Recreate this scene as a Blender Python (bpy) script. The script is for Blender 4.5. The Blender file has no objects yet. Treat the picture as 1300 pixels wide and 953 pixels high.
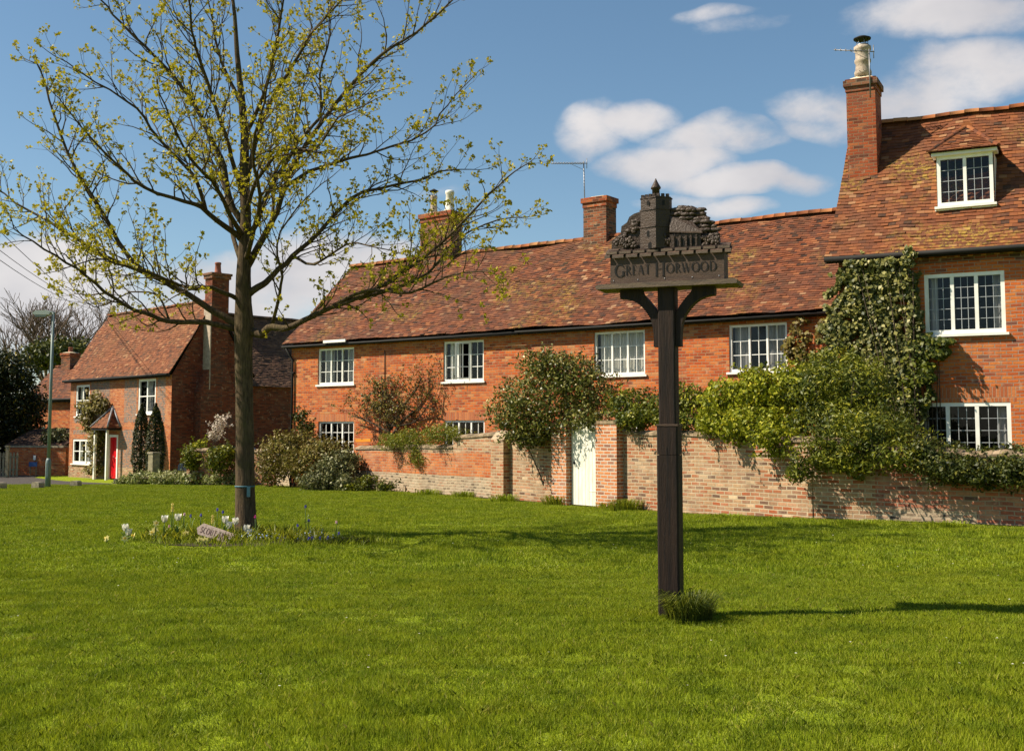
import bpy, math, random
import numpy as np
from mathutils import Vector, Matrix, noise
R = math.radians
random.seed(7)
rng = np.random.default_rng(7)
sc = bpy.context.scene
col = sc.collection

# ------------------------------------------------------------------ camera, sky, sun, exposure
F, PITCH, CX, CY, EYE = 1450.0, 4.57, 650.0, 432.0, 1.69
cd = bpy.data.cameras.new('camera'); cam = bpy.data.objects.new('camera', cd); col.objects.link(cam)
cam.location = (0, 0, EYE); cam.rotation_euler = (R(90 + PITCH), 0, 0)
cd.sensor_width = 36; cd.sensor_fit = 'HORIZONTAL'; cd.lens = 36 * F / 1300
cd.shift_y = -44.5 / 1300; cd.clip_end = 3000; cd.clip_start = 0.05
sc.camera = cam

SUN_AZ = math.atan2(-0.09, -1.0)          # direction towards the sun, in the ground plane
SUN_EL = R(46.5)
sv = Vector((math.cos(SUN_AZ) * math.cos(SUN_EL), math.sin(SUN_AZ) * math.cos(SUN_EL), math.sin(SUN_EL)))
sd = bpy.data.lights.new('sun', 'SUN'); sd.energy = 5.0; sd.angle = R(0.53); sd.color = (1.0, 0.89, 0.71)
so = bpy.data.objects.new('sun', sd); col.objects.link(so)
so.rotation_euler = sv.to_track_quat('Z', 'Y').to_euler(); so.location = (-20, 5, 30)

sc.view_settings.view_transform = 'Standard'; sc.view_settings.look = 'None'
sc.view_settings.exposure = 0.86; sc.view_settings.gamma = 1
sc.render.engine = 'CYCLES'
sc.cycles.max_bounces = 6; sc.cycles.transparent_max_bounces = 12
sc.cycles.diffuse_bounces = 3; sc.cycles.glossy_bounces = 3

def pdir(px, py):
    t = R(PITCH)
    x, u = (px - CX) / F, (CY - py) / F
    return Vector((x, math.cos(t) - u * math.sin(t), math.sin(t) + u * math.cos(t)))
def P(px, py, Y):                                # point on the ray at forward distance Y
    d = pdir(px, py); k = Y / d.y
    return Vector((d.x * k, Y, EYE + d.z * k))
def gz(x, y):                                    # terrain height
    t = min(1, max(0, (y - 30) / 22)); z = -0.46 * t * t * (3 - 2 * t)
    t = min(1, max(0, (x - 1.5) / 6.5)); z += 0.13 * t * t * (3 - 2 * t) * min(1, max(0, (y - 12) / 6))
    return z
def gzb(x, y):
    d = math.hypot(x, y)
    b = 0.05 * noise.noise(Vector((x * .22, y * .22, 3))) + 0.018 * noise.noise(Vector((x * .9, y * .9, 7)))
    return gz(x, y) + b * min(1, max(0, (34 - y) / 6))
def G(px, py):
    d = pdir(px, py); z = 0.0
    for _ in range(12):
        k = (z - EYE) / d.z; p = Vector((d.x * k, d.y * k, 0)); z = gz(p.x, p.y)
    return Vector((p.x, p.y, z))

# world
w = bpy.data.worlds.new('World'); sc.world = w; w.use_nodes = True
nt = w.node_tree; N = nt.nodes; Lk = nt.links; N.clear()
wo = N.new('ShaderNodeOutputWorld')
sky = N.new('ShaderNodeTexSky'); sky.sky_type = 'NISHITA'; sky.sun_disc = False
sky.sun_elevation = SUN_EL; sky.sun_rotation = math.atan2(sv.x, sv.y)
sky.air_density = 1.0; sky.dust_density = 0.5; sky.ozone_density = 2.6
bg = N.new('ShaderNodeBackground'); bg.inputs[1].default_value = 0.066
hs = N.new('ShaderNodeHueSaturation'); hs.inputs['Saturation'].default_value = 1.04; hs.inputs['Hue'].default_value = .49
Lk.new(sky.outputs[0], hs.inputs['Color']); Lk.new(hs.outputs[0], bg.inputs[0])
tc = N.new('ShaderNodeTexCoord')
nrm = N.new('ShaderNodeVectorMath'); nrm.operation = 'NORMALIZE'; Lk.new(tc.outputs['Generated'], nrm.inputs[0])
n0 = N.new('ShaderNodeTexNoise'); n0.inputs['Scale'].default_value = 7; n0.inputs['Detail'].default_value = 3
Lk.new(nrm.outputs[0], n0.inputs['Vector'])
wsub = N.new('ShaderNodeVectorMath'); wsub.operation = 'SUBTRACT'; Lk.new(n0.outputs['Color'], wsub.inputs[0]); wsub.inputs[1].default_value = (.5, .5, .5)
wscl = N.new('ShaderNodeVectorMath'); wscl.operation = 'SCALE'; wscl.inputs['Scale'].default_value = 0.055; Lk.new(wsub.outputs[0], wscl.inputs[0])
wadd = N.new('ShaderNodeVectorMath'); wadd.operation = 'ADD'; Lk.new(nrm.outputs[0], wadd.inputs[0]); Lk.new(wscl.outputs[0], wadd.inputs[1])
def wmath(op, a, b=None, clamp=False):
    m = N.new('ShaderNodeMath'); m.operation = op; m.use_clamp = clamp
    for i, v in enumerate((a, b)):
        if v is None: continue
        if isinstance(v, (int, float)): m.inputs[i].default_value = v
        else: Lk.new(v, m.inputs[i])
    return m.outputs[0]
# cloud banks: centre (x, y), half sizes, strength, in directions seen from the green
banks = [(805, 152, 70, 28, .9), (905, 180, 95, 30, .75), (845, 215, 100, 34, 1.1), (945, 236, 110, 22, 1.1),
         (745, 165, 55, 50, .65), (1000, 232, 55, 16, .9), (930, 272, 60, 14, .7), (870, 262, 70, 12, .5),
         (1225, 12, 170, 36, 1.0), (1255, 78, 120, 44, 1.15), (1120, 130, 140, 34, .85), (1180, 105, 80, 30, .8), (1060, 160, 80, 22, .5), (910, 12, 60, 12, .42),
         (930, 30, 90, 16, .3),
         (50, 345, 150, 52, 1.25), (-60, 370, 200, 90, 1.3), (130, 400, 130, 60, 1.1), (420, 340, 130, 50, 1.15), (330, 370, 200, 60, 1.0), (490, 325, 40, 22, .8),
         (190, 330, 90, 20, .5), (560, 245, 60, 10, .3), (-300, 250, 200, 120, 1), (1700, 150, 200, 90, 1)]
field = None
for (bx, by, rx, ry, st) in banks:
    d = pdir(bx, by).normalized(); rt = d.cross(Vector((0, 0, 1))).normalized(); up = rt.cross(d).normalized()
    s = (F / math.cos(math.atan(math.hypot(bx - CX, by - CY) / F)))
    vs = []
    for ax, r_ in ((rt, rx), (up, ry)):
        dn = N.new('ShaderNodeVectorMath'); dn.operation = 'DOT_PRODUCT'
        Lk.new(wadd.outputs[0], dn.inputs[0]); dn.inputs[1].default_value = ax * (s / (r_ * 1.1))
        vs.append(wmath('MULTIPLY', dn.outputs['Value'], dn.outputs['Value']))
    g = wmath('MULTIPLY', wmath('SUBTRACT', 1.0, wmath('ADD', vs[0], vs[1]), True), st)
    field = g if field is None else wmath('MAXIMUM', field, g)
n1 = N.new('ShaderNodeTexNoise'); n1.inputs['Scale'].default_value = 14; n1.inputs['Detail'].default_value = 10; n1.inputs['Roughness'].default_value = .58
sc3 = N.new('ShaderNodeVectorMath'); sc3.operation = 'MULTIPLY'; sc3.inputs[1].default_value = (1, 1, 1.7)
Lk.new(nrm.outputs[0], sc3.inputs[0]); Lk.new(sc3.outputs[0], n1.inputs['Vector'])
dens = wmath('ADD', field, wmath('MULTIPLY', wmath('SUBTRACT', n1.outputs['Fac'], .52), 1.9))
dens = wmath('MULTIPLY', dens, wmath('MINIMUM', wmath('MULTIPLY', field, 6.0), 1.0))
mr = N.new('ShaderNodeMapRange'); mr.interpolation_type = 'SMOOTHSTEP'
mr.inputs['From Min'].default_value = .04; mr.inputs['From Max'].default_value = .95; Lk.new(dens, mr.inputs['Value'])
crp = N.new('ShaderNodeValToRGB'); crp.color_ramp.elements[0].position = .25; crp.color_ramp.elements[0].color = (.52, .51, .54, 1)
crp.color_ramp.elements[1].position = .75; crp.color_ramp.elements[1].color = (.82, .78, .76, 1)
n2 = N.new('ShaderNodeTexNoise'); n2.inputs['Scale'].default_value = 9; n2.inputs['Detail'].default_value = 4
Lk.new(sc3.outputs[0], n2.inputs['Vector']); Lk.new(n2.outputs['Fac'], crp.inputs[0])
cb = N.new('ShaderNodeBackground'); cb.inputs[1].default_value = 0.60; Lk.new(crp.outputs[0], cb.inputs[0])
ms = N.new('ShaderNodeMixShader'); Lk.new(wmath('MULTIPLY', mr.outputs[0], .95), ms.inputs[0]); Lk.new(bg.outputs[0], ms.inputs[1]); Lk.new(cb.outputs[0], ms.inputs[2])
Lk.new(ms.outputs[0], wo.inputs[0])

# ------------------------------------------------------------------ materials
def mat(name):
    m = bpy.data.materials.new(name); m.use_nodes = True
    nt = m.node_tree; b = nt.nodes['Principled BSDF']
    return m, nt, b
class NB:
    def __init__(s, nt): s.nt = nt
    def new(s, t, **k):
        n = s.nt.nodes.new(t)
        for a, v in k.items(): setattr(n, a, v)
        return n
    def link(s, a, b): s.nt.links.new(a, b)
    def noise(s, vec, scale, detail=4, rough=.55):
        n = s.new('ShaderNodeTexNoise'); n.inputs['Scale'].default_value = scale; n.inputs['Detail'].default_value = detail
        n.inputs['Roughness'].default_value = rough
        if vec is not None: s.link(vec, n.inputs['Vector'])
        return n.outputs['Fac']
    def ramp(s, fac, stops):
        r = s.new('ShaderNodeValToRGB'); e = r.color_ramp.elements
        while len(e) < len(stops): e.new(.5)
        for i, (p, c) in enumerate(stops):
            e[i].position = p; e[i].color = (*c, 1) if len(c) == 3 else c
        s.link(fac, r.inputs[0]); return r.outputs[0]
    def mix(s, fac, a, b, mode='MIX'):
        m = s.new('ShaderNodeMix', data_type='RGBA', blend_type=mode)
        for sock, v in ((m.inputs[0], fac), (m.inputs[6], a), (m.inputs[7], b)):
            if isinstance(v, (int, float)): sock.default_value = v
            elif isinstance(v, tuple): sock.default_value = (*v, 1)
            else: s.link(v, sock)
        return m.outputs[2]
    def maprange(s, v, a, b, c=0, d=1):
        m = s.new('ShaderNodeMapRange')
        s.link(v, m.inputs[0])
        for i, x in enumerate((a, b, c, d)): m.inputs[i + 1].default_value = x
        return m.outputs[0]
    def math(s, op, a, b=0.):
        m = s.new('ShaderNodeMath', operation=op)
        for i, v in enumerate((a, b)):
            if isinstance(v, (int, float)): m.inputs[i].default_value = v
            else: s.link(v, m.inputs[i])
        return m.outputs[0]
    def bump(s, h, strength, dist, nrm=None):
        b = s.new('ShaderNodeBump'); b.inputs['Strength'].default_value = strength; b.inputs['Distance'].default_value = dist
        s.link(h, b.inputs['Height'])
        if nrm is not None: s.link(nrm, b.inputs['Normal'])
        return b.outputs[0]
    def pos(s): return s.new('ShaderNodeNewGeometry').outputs['Position']
    def obj(s): return s.new('ShaderNodeTexCoord').outputs['Object']
    def uv(s): return s.new('ShaderNodeTexCoord').outputs['UV']
    def attr(s, n='rnd'):
        a = s.new('ShaderNodeAttribute'); a.attribute_name = n; return a.outputs['Fac']

def brick_mat(name, stops, mortar=(.42, .25, .14), stain=.5, stainc=(.12, .09, .07), pale=0., palec=(.5, .45, .4), msize=.009, bw=.225, rh=.075, rough=.9):
    m, nt, b = mat(name); n = NB(nt)
    uv = n.uv()
    # a little waviness so that courses are not ruler straight
    wn = n.new('ShaderNodeTexNoise'); wn.inputs['Scale'].default_value = 1.3; n.link(uv, wn.inputs['Vector'])
    s1 = n.new('ShaderNodeVectorMath', operation='SUBTRACT'); n.link(wn.outputs['Color'], s1.inputs[0]); s1.inputs[1].default_value = (.5, .5, .5)
    s2 = n.new('ShaderNodeVectorMath', operation='SCALE'); s2.inputs['Scale'].default_value = .055; n.link(s1.outputs[0], s2.inputs[0])
    s3 = n.new('ShaderNodeVectorMath', operation='ADD'); n.link(uv, s3.inputs[0]); n.link(s2.outputs[0], s3.inputs[1])
    br = n.new('ShaderNodeTexBrick'); n.link(s3.outputs[0], br.inputs['Vector'])
    br.inputs['Scale'].default_value = 1; br.inputs['Color1'].default_value = (0, 0, 0, 1); br.inputs['Color2'].default_value = (1, 1, 1, 1)
    br.inputs['Mortar'].default_value = (.5, .5, .5, 1); br.inputs['Mortar Size'].default_value = msize; br.inputs['Mortar Smooth'].default_value = .3
    br.inputs['Brick Width'].default_value = bw; br.inputs['Row Height'].default_value = rh
    c = n.ramp(br.outputs['Color'], stops)
    f1 = n.noise(uv, 22, 3)
    c = n.mix(n.maprange(f1, .3, .7, 0, .35), c, (.10, .05, .035), 'MIX')
    big = n.noise(uv, .8, 5, .65)
    mcol = n.mix(n.noise(uv, 2.2, 3), mortar, tuple(x * .6 for x in mortar))
    c = n.mix(br.outputs['Fac'], c, mcol)
    c = n.mix(n.maprange(big, .48, .72, 0, stain), c, stainc)
    if pale > 0:
        c = n.mix(n.maprange(n.noise(uv, 1.7, 6, .7), .5, .66, 0, pale), c, palec)
    sv_ = n.new('ShaderNodeVectorMath', operation='MULTIPLY'); n.link(uv, sv_.inputs[0]); sv_.inputs[1].default_value = (2.6, .35, 1)
    c = n.mix(n.maprange(n.noise(sv_.outputs[0], 1.2, 5, .7), .55, .75, 0, .45), c, stainc)
    c = n.mix(n.maprange(n.noise(uv, 5.5, 3, .6), .60, .70, 0, .35), c, (.50, .36, .24))
    n.link(c, b.inputs['Base Color']); b.inputs['Roughness'].default_value = rough
    b.inputs['Specular IOR Level'].default_value = .2
    h = n.math('ADD', n.math('MULTIPLY', br.outputs['Fac'], -1.), n.math('MULTIPLY', n.noise(uv, 40, 3), .6))
    n.link(n.bump(h, .8, .008), b.inputs['Normal'])
    return m
RED = [(0, (.24, .05, .016)), (.25, (.42, .070, .014)), (.55, (.56, .112, .018)), (.85, (.61, .165, .030)), (1, (.52, .25, .10))]
M = {}
M['brick_cottage'] = brick_mat('brick_cottage', RED, stain=.3, pale=.45, palec=(.52, .22, .09))
M['brick_tall'] = brick_mat('brick_tall', [(0, (.18, .07, .05)), (.12, (.44, .085, .018)), (.6, (.58, .13, .022)), (1, (.62, .19, .035))], mortar=(.38, .27, .2), stain=.3, pale=.2, palec=(.45, .25, .15))
M['brick_band'] = brick_mat('brick_band', [(0, (.34, .075, .022)), (.6, (.50, .14, .035)), (1, (.52, .2, .07))], mortar=(.44, .3, .19), stain=.4, pale=.3, palec=(.46, .3, .19), msize=.008)
M['brick_soldier'] = brick_mat('brick_soldier', [(0, (.4, .1, .035)), (1, (.58, .19, .06))], mortar=(.45, .3, .2), stain=.1, bw=.075, rh=.4, msize=.007)
M['brick_grey'] = brick_mat('brick_grey', [(0, (.12, .08, .07)), (.4, (.22, .15, .12)), (.7, (.32, .15, .08)), (1, (.45, .14, .05))], mortar=(.4, .34, .28), bw=.115, stain=.2)
M['brick_wall'] = brick_mat('brick_wall', [(0, (.09, .055, .04)), (.14, (.28, .14, .08)), (.4, (.42, .27, .15)), (.62, (.33, .15, .07)), (.8, (.34, .085, .03)), (1, (.60, .45, .28))], mortar=(.50, .40, .27), stain=.75, stainc=(.17, .11, .07), pale=.4, palec=(.46, .36, .25), msize=.012)
M['brick_oldred'] = brick_mat('brick_oldred', [(0, (.10, .06, .05)), (.2, (.32, .1, .06)), (.6, (.42, .12, .06)), (1, (.44, .24, .14))], mortar=(.38, .28, .2), stain=.55, stainc=(.12, .07, .05), pale=.4, palec=(.42, .3, .2), msize=.012)
M['brick_rubble'] = brick_mat('brick_rubble', [(0, (.04, .035, .03)), (.3, (.32, .23, .15)), (.7, (.46, .35, .24)), (1, (.36, .18, .1))], mortar=(.48, .38, .26), stain=.55, stainc=(.1, .07, .05), pale=.5, palec=(.48, .39, .28), msize=.02, bw=.19)
M['coping'] = brick_mat('weathered_coping', [(0, (.10, .08, .05)), (.5, (.25, .18, .11)), (1, (.36, .27, .18))], mortar=(.2, .16, .1), stain=.7, stainc=(.09, .075, .035), pale=.4, palec=(.3, .25, .15), bw=.12, rh=.3)
M['brick_gable_shade'] = brick_mat('brick_gable_shade', [(0, (.07, .018, .009)), (.4, (.16, .028, .010)), (.8, (.22, .045, .014)), (1, (.22, .08, .04))], mortar=(.13, .07, .045), stain=.4)  # shade of the sunless walls painted into a darker brick colour
M['brick_chimney'] = brick_mat('brick_chimney', [(0, (.04, .022, .015)), (.35, (.12, .04, .02)), (.7, (.27, .065, .022)), (1, (.32, .12, .05))], mortar=(.24, .17, .11), stain=.5, msize=.011)
M['brick_stack'] = brick_mat('brick_stack', [(0, (.10, .025, .012)), (.3, (.28, .05, .014)), (.8, (.38, .075, .018)), (1, (.42, .13, .04))], mortar=(.28, .16, .09), stain=.55)
M['brick_pier'] = brick_mat('brick_pier', [(0, (.22, .1, .07)), (.3, (.48, .15, .05)), (1, (.60, .24, .09))], mortar=(.6, .52, .42), stain=.25, pale=.2, msize=.013)

def tile_mat(name, stops, lichen=.5, lich=(.33, .22, .035), dark=.5):
    m, nt, b = mat(name); n = NB(nt); o = n.obj()
    c = n.ramp(n.attr(), stops)
    bign = n.noise(o, .55, 5, .6)
    c = n.mix(n.maprange(bign, .42, .68, 0, dark), c, (.10, .045, .03))
    c = n.mix(n.maprange(n.noise(o, 7, 4, .7), .52, .75, 0, .4), c, (.22, .10, .045))
    c = n.mix(n.maprange(n.noise(o, .9, 5, .7), .45, .7, 0, .45), c, (.075, .05, .03))
    ln = n.math('MULTIPLY', n.maprange(n.noise(o, .45, 3), .53, .66), n.maprange(n.noise(o, 9, 3, .8), .5, .58))
    c = n.mix(n.math('MULTIPLY', ln, lichen), c, lich)
    n.link(c, b.inputs['Base Color']); b.inputs['Roughness'].default_value = .85
    b.inputs['Specular IOR Level'].default_value = .25
    n.link(n.bump(n.noise(o, 45, 3), .5, .006), b.inputs['Normal'])
    return m
TS = [(0, (.03, .016, .012)), (.2, (.07, .025, .014)), (.45, (.115, .035, .016)), (.7, (.17, .050, .019)), (.92, (.25, .088, .032)), (1, (.30, .17, .09))]
M['tile_cottage'] = tile_mat('tile_cottage', TS, .55)
M['tile_tall'] = tile_mat('tile_tall', [(0, (.04, .019, .012)), (.2, (.10, .033, .015)), (.5, (.165, .050, .018)), (.8, (.23, .077, .024)), (1, (.30, .15, .07))], .75, dark=.35)
M['tile_far'] = tile_mat('tile_far', [(0, (.06, .024, .012)), (.4, (.15, .046, .017)), (.8, (.22, .075, .028)), (1, (.30, .15, .07))], .1, dark=.2)
M['tile_dark'] = tile_mat('tile_dark', [(0, (.035, .022, .018)), (.5, (.09, .048, .032)), (1, (.18, .10, .06))], .05, dark=.3)
M['tile_ridge'] = tile_mat('tile_ridge', [(0, (.2, .06, .02)), (.5, (.34, .11, .035)), (1, (.42, .2, .08))], .7, dark=.15)

def plain(name, c, rough=.6, var=.15, scale=6, spec=.3, metal=0., bump=0., c2=None, bscale=30, coord='obj', stretch=None):
    m, nt, b = mat(name); n = NB(nt)
    v = n.obj() if coord == 'obj' else n.pos()
    if stretch:
        mp = n.new('ShaderNodeVectorMath', operation='MULTIPLY'); n.link(v, mp.inputs[0]); mp.inputs[1].default_value = stretch; v = mp.outputs[0]
    dk = c2 if c2 else tuple(x * (1 - var * 2) for x in c)
    cc = n.mix(n.maprange(n.noise(v, scale, 5, .65), .35, .65), c, dk)
    n.link(cc, b.inputs['Base Color']); b.inputs['Roughness'].default_value = rough; b.inputs['Metallic'].default_value = metal
    b.inputs['Specular IOR Level'].default_value = spec
    if bump: n.link(n.bump(n.noise(v, bscale, 4), bump, .01), b.inputs['Normal'])
    return m
M['white'] = plain('white_paint', (.86, .85, .80), .45, .04, 3, c2=(.72, .71, .66))
M['cream'] = plain('cream_gate_paint', (.74, .73, .64), .5, .05, 5, c2=(.60, .58, .49), stretch=(2, 2, .6))
M['black'] = plain('black_gutter', (.012, .011, .010), .75, .2, 4)
M['curtain'] = plain('curtain', (.74, .70, .62), .9, .04, 1)
M['curtain_grey'] = plain('grey_curtain', (.42, .40, .39), .9, .05, 1)
M['lead'] = plain('lead', (.25, .26, .28), .5, .2, 4)
M['leadbar'] = plain('lead_cames', (.42, .44, .46), .4, .1, 4)
M['red_door'] = plain('red_door', (.55, .006, .012), .35, .05, 3)
M['pot'] = plain('chimney_pot', (.50, .42, .33), .85, .2, 12, c2=(.25, .19, .15), bump=.4)
M['pot_white'] = plain('white_pot', (.78, .75, .68), .8, .1, 10, c2=(.5, .46, .4))
M['pot_red'] = plain('terracotta_pot', (.30, .10, .06), .8, .2, 10)
M['mortar'] = plain('flaunching', (.62, .53, .36), .9, .1, 10, bump=.4)
M['metal'] = plain('aerial_metal', (.22, .22, .23), .45, .1, 8, metal=.6)
M['lamp'] = plain('lamp_paint', (.13, .18, .18), .5, .15, 5, c2=(.18, .22, .21))
M['lamp_head'] = plain('lamp_head', (.5, .52, .52), .4, .1, 5)
M['lamp_glass'] = plain('lamp_glass', (.25, .27, .28), .15, .1, 5)
M['oak'] = plain('dark_oak', (.026, .014, .009), .62, .2, 2.2, c2=(.010, .006, .005), bump=.6, bscale=12, stretch=(14, 14, .8), spec=.22)
M['oak_worn'] = plain('weathered_oak', (.085, .050, .032), .6, .2, 5, c2=(.045, .028, .020), bump=.5, stretch=(1.2, 8, 8))
M['oak_carved'] = plain('carved_oak', (.052, .031, .020), .5, .2, 9, c2=(.035, .022, .016), bump=.7, bscale=60)
M['oak_shelf'] = plain('shelf_oak', (.15, .105, .07), .7, .2, 4, c2=(.07, .052, .042), bump=.5, stretch=(1.2, 9, 9))
M['letter'] = plain('dark_lettering', (.006, .005, .005), .7, .1, 9)
M['soil'] = plain('soil', (.05, .033, .02), .95, .3, 14, bump=.8)
M['stone'] = plain('stone_block', (.34, .29, .2), .9, .25, 9, bump=.6)
M['plaque'] = plain('weathered_plaque', (.48, .38, .32), .9, .2, 20, c2=(.36, .26, .22), bump=.5)
M['plaque_text'] = plain('plaque_lettering', (.10, .05, .045), .9, .1, 9)
M['wood_old'] = plain('old_fence_wood', (.30, .26, .16), .9, .25, 9, bump=.5)
M['blue_sign'] = plain('blue_sign', (.05, .12, .34), .5, .1, 9)
M['tie'] = plain('blue_tie', (.06, .16, .20), .6, .2, 20)
M['orange'] = plain('orange_paint', (.75, .28, .02), .6, .1, 5)
M['car'] = plain('dark_blue_car_paint', (.012, .02, .034), .25, .05, 2, spec=.6)
M['rubber'] = plain('rubber', (.015, .015, .015), .8, .1, 5)
M['rim'] = plain('steel_rim', (.4, .4, .42), .35, .1, 5, metal=.8)
M['asphalt'] = plain('asphalt', (.06, .05, .045), .9, .15, 3, bump=.4, coord='pos')
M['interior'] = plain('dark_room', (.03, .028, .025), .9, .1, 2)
M['render'] = plain('pale_mortar_fillet', (.45, .36, .28), .9, .2, 8)
def glassmat():
    m, nt, b = mat('window_glass'); n = NB(nt); nt.nodes.remove(b)
    g = n.new('ShaderNodeBsdfGlossy'); g.inputs['Roughness'].default_value = .03; g.inputs['Color'].default_value = (.9, .95, 1, 1)
    t = n.new('ShaderNodeBsdfTransparent'); t.inputs['Color'].default_value = (.88, .9, .9, 1)
    f = n.new('ShaderNodeFresnel'); f.inputs[0].default_value = 1.5
    mx = n.new('ShaderNodeMixShader'); n.link(n.math('ADD', n.math('MULTIPLY', f.outputs[0], .45), .005), mx.inputs[0])
    n.link(t.outputs[0], mx.inputs[1]); n.link(g.outputs[0], mx.inputs[2])
    n.link(mx.outputs[0], nt.nodes['Material Output'].inputs[0]); return m
M['glass'] = glassmat()

def leaf_mat(name, stops, trans=.25, rough=.5, spec=.4, patch=None):
    m, nt, b = mat(name); n = NB(nt)
    c = n.ramp(n.attr(), stops)
    if patch: c = n.mix(n.maprange(n.noise(n.obj(), patch[0], 2), .45, .6), c, n.ramp(n.attr(), patch[1]))
    n.link(c, b.inputs['Base Color']); b.inputs['Roughness'].default_value = rough; b.inputs['Specular IOR Level'].default_value = spec
    t = n.new('ShaderNodeBsdfTranslucent'); n.link(c, t.inputs['Color'])
    mx = n.new('ShaderNodeMixShader'); mx.inputs[0].default_value = trans
    n.link(b.outputs[0], mx.inputs[1]); n.link(t.outputs[0], mx.inputs[2]); n.link(mx.outputs[0], nt.nodes['Material Output'].inputs[0])
    return m
M['leaf_holly'] = leaf_mat('holly_leaf', [(0, (.03, .045, .008)), (.45, (.10, .11, .016)), (.75, (.22, .20, .04)), (.92, (.46, .40, .14)), (.97, (.2, .03, .01)), (1, (.26, .05, .02))], .15, .42, .35)
M['leaf_green'] = leaf_mat('green_leaf', [(0, (.035, .055, .006)), (.6, (.15, .165, .010)), (1, (.34, .31, .025))], .22, spec=.25, patch=(1.4, [(0, (.02, .035, .005)), (.6, (.06, .08, .01)), (1, (.16, .16, .02))]))
M['leaf_bright'] = leaf_mat('bright_leaf', [(0, (.07, .10, .006)), (.6, (.24, .26, .012)), (1, (.48, .43, .03))], .3, spec=.25)
M['leaf_dark'] = leaf_mat('dark_leaf', [(0, (.015, .025, .005)), (.6, (.05, .062, .009)), (1, (.17, .155, .02))], .15, spec=.25)
M['leaf_ivy'] = leaf_mat('ivy_leaf', [(0, (.035, .05, .015)), (.5, (.11, .11, .020)), (.85, (.23, .21, .05)), (1, (.34, .30, .10))], .12, .5, .3)
M['leaf_broom'] = leaf_mat('broom_leaf', [(0, (.08, .10, .01)), (.6, (.19, .21, .015)), (1, (.34, .31, .03))], .3)
M['leaf_bronze'] = leaf_mat('bronze_leaf', [(0, (.05, .04, .01)), (.5, (.15, .11, .022)), (.8, (.19, .175, .028)), (1, (.3, .23, .07))], .2, spec=.25)
M['leaf_yew'] = leaf_mat('yew_leaf', [(0, (.008, .013, .005)), (.6, (.02, .03, .007)), (1, (.17, .14, .014))], .08, spec=.2)
M['leaf_grey'] = leaf_mat('silvery_leaf', [(0, (.045, .05, .015)), (.5, (.12, .125, .04)), (.85, (.25, .24, .10)), (1, (.38, .35, .2))], .15, spec=.3)
M['leaf_pale'] = leaf_mat('groundcover_leaf', [(0, (.08, .1, .02)), (.5, (.22, .24, .06)), (1, (.42, .38, .2))], .25)
M['leaf_tree'] = leaf_mat('young_tree_leaf', [(0, (.18, .155, .012)), (.5, (.36, .31, .014)), (1, (.54, .45, .025))], .4, spec=.2)
M['blossom'] = leaf_mat('pale_blossom', [(0, (.4, .33, .25)), (1, (.8, .7, .6))], .2)
def grass_mat(name, scale=1.):
    m, nt, b = mat(name); n = NB(nt)
    p = n.pos()
    c = n.ramp(n.attr(), [(0, (.08, .12, .005)), (.45, (.20, .265, .010)), (.8, (.32, .36, .018)), (.93, (.48, .45, .08)), (1, (.42, .36, .12))])
    pn = n.noise(p, .55, 4, .6)
    c = n.mix(n.maprange(pn, .35, .7, 0, .55), c, (.28, .305, .010))
    c = n.mix(n.maprange(n.noise(p, 1.9, 4, .6), .48, .7, 0, .75), c, (.10, .155, .005))
    c = n.mix(n.maprange(n.noise(p, 4.5, 4, .75), .64, .74, 0, .6), c, (.26, .19, .07))
    n.link(c, b.inputs['Base Color']); b.inputs['Roughness'].default_value = .55; b.inputs['Specular IOR Level'].default_value = .25
    t = n.new('ShaderNodeBsdfTranslucent'); n.link(c, t.inputs['Color'])
    mx = n.new('ShaderNodeMixShader'); mx.inputs[0].default_value = .3
    n.link(b.outputs[0], mx.inputs[1]); n.link(t.outputs[0], mx.inputs[2]); n.link(mx.outputs[0], nt.nodes['Material Output'].inputs[0])
    return m
M['grass'] = grass_mat('grass_blade')
def ground_mat():
    m, nt, b = mat('turf'); n = NB(nt); p = n.pos()
    c = n.ramp(n.noise(p, 26, 5, .7), [(.3, (.12, .16, .006)), (.5, (.21, .27, .010)), (.7, (.31, .35, .018))])
    c = n.mix(n.maprange(n.noise(p, .55, 4, .6), .35, .7, 0, .5), c, (.13, .17, .006))
    c = n.mix(n.maprange(n.noise(p, 3.1, 4, .7), .6, .8, 0, .5), c, (.09, .07, .02))
    n.link(c, b.inputs['Base Color']); b.inputs['Roughness'].default_value = .95; b.inputs['Specular IOR Level'].default_value = .1
    n.link(n.bump(n.noise(p, 40, 4), 1, .03), b.inputs['Normal']); return m
M['turf'] = ground_mat()
def bark_mat(name, c1, c2, moss=.5):
    m, nt, b = mat(name); n = NB(nt); o = n.obj()
    mp = n.new('ShaderNodeVectorMath', operation='MULTIPLY'); n.link(o, mp.inputs[0]); mp.inputs[1].default_value = (1, 1, .18)
    f = n.noise(mp.outputs[0], 24, 6, .7)
    c = n.mix(n.maprange(f, .35, .65), c1, c2)
    c = n.mix(n.maprange(n.noise(o, 3, 5, .7), .5, .68, 0, moss), c, (.075, .075, .02))
    n.link(c, b.inputs['Base Color']); b.inputs['Roughness'].default_value = .9; b.inputs['Specular IOR Level'].default_value = .15
    n.link(n.bump(f, .9, .02), b.inputs['Normal']); return m
M['bark'] = bark_mat('tree_bark', (.12, .082, .048), (.035, .024, .015), .4)
M['twig'] = bark_mat('twig_bark', (.10, .07, .04), (.035, .024, .015), .3)
M['bark_far'] = bark_mat('far_bark', (.17, .12, .09), (.09, .065, .05), .1)
M['stem'] = bark_mat('shrub_stem', (.09, .065, .045), (.035, .025, .018), .2)

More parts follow.
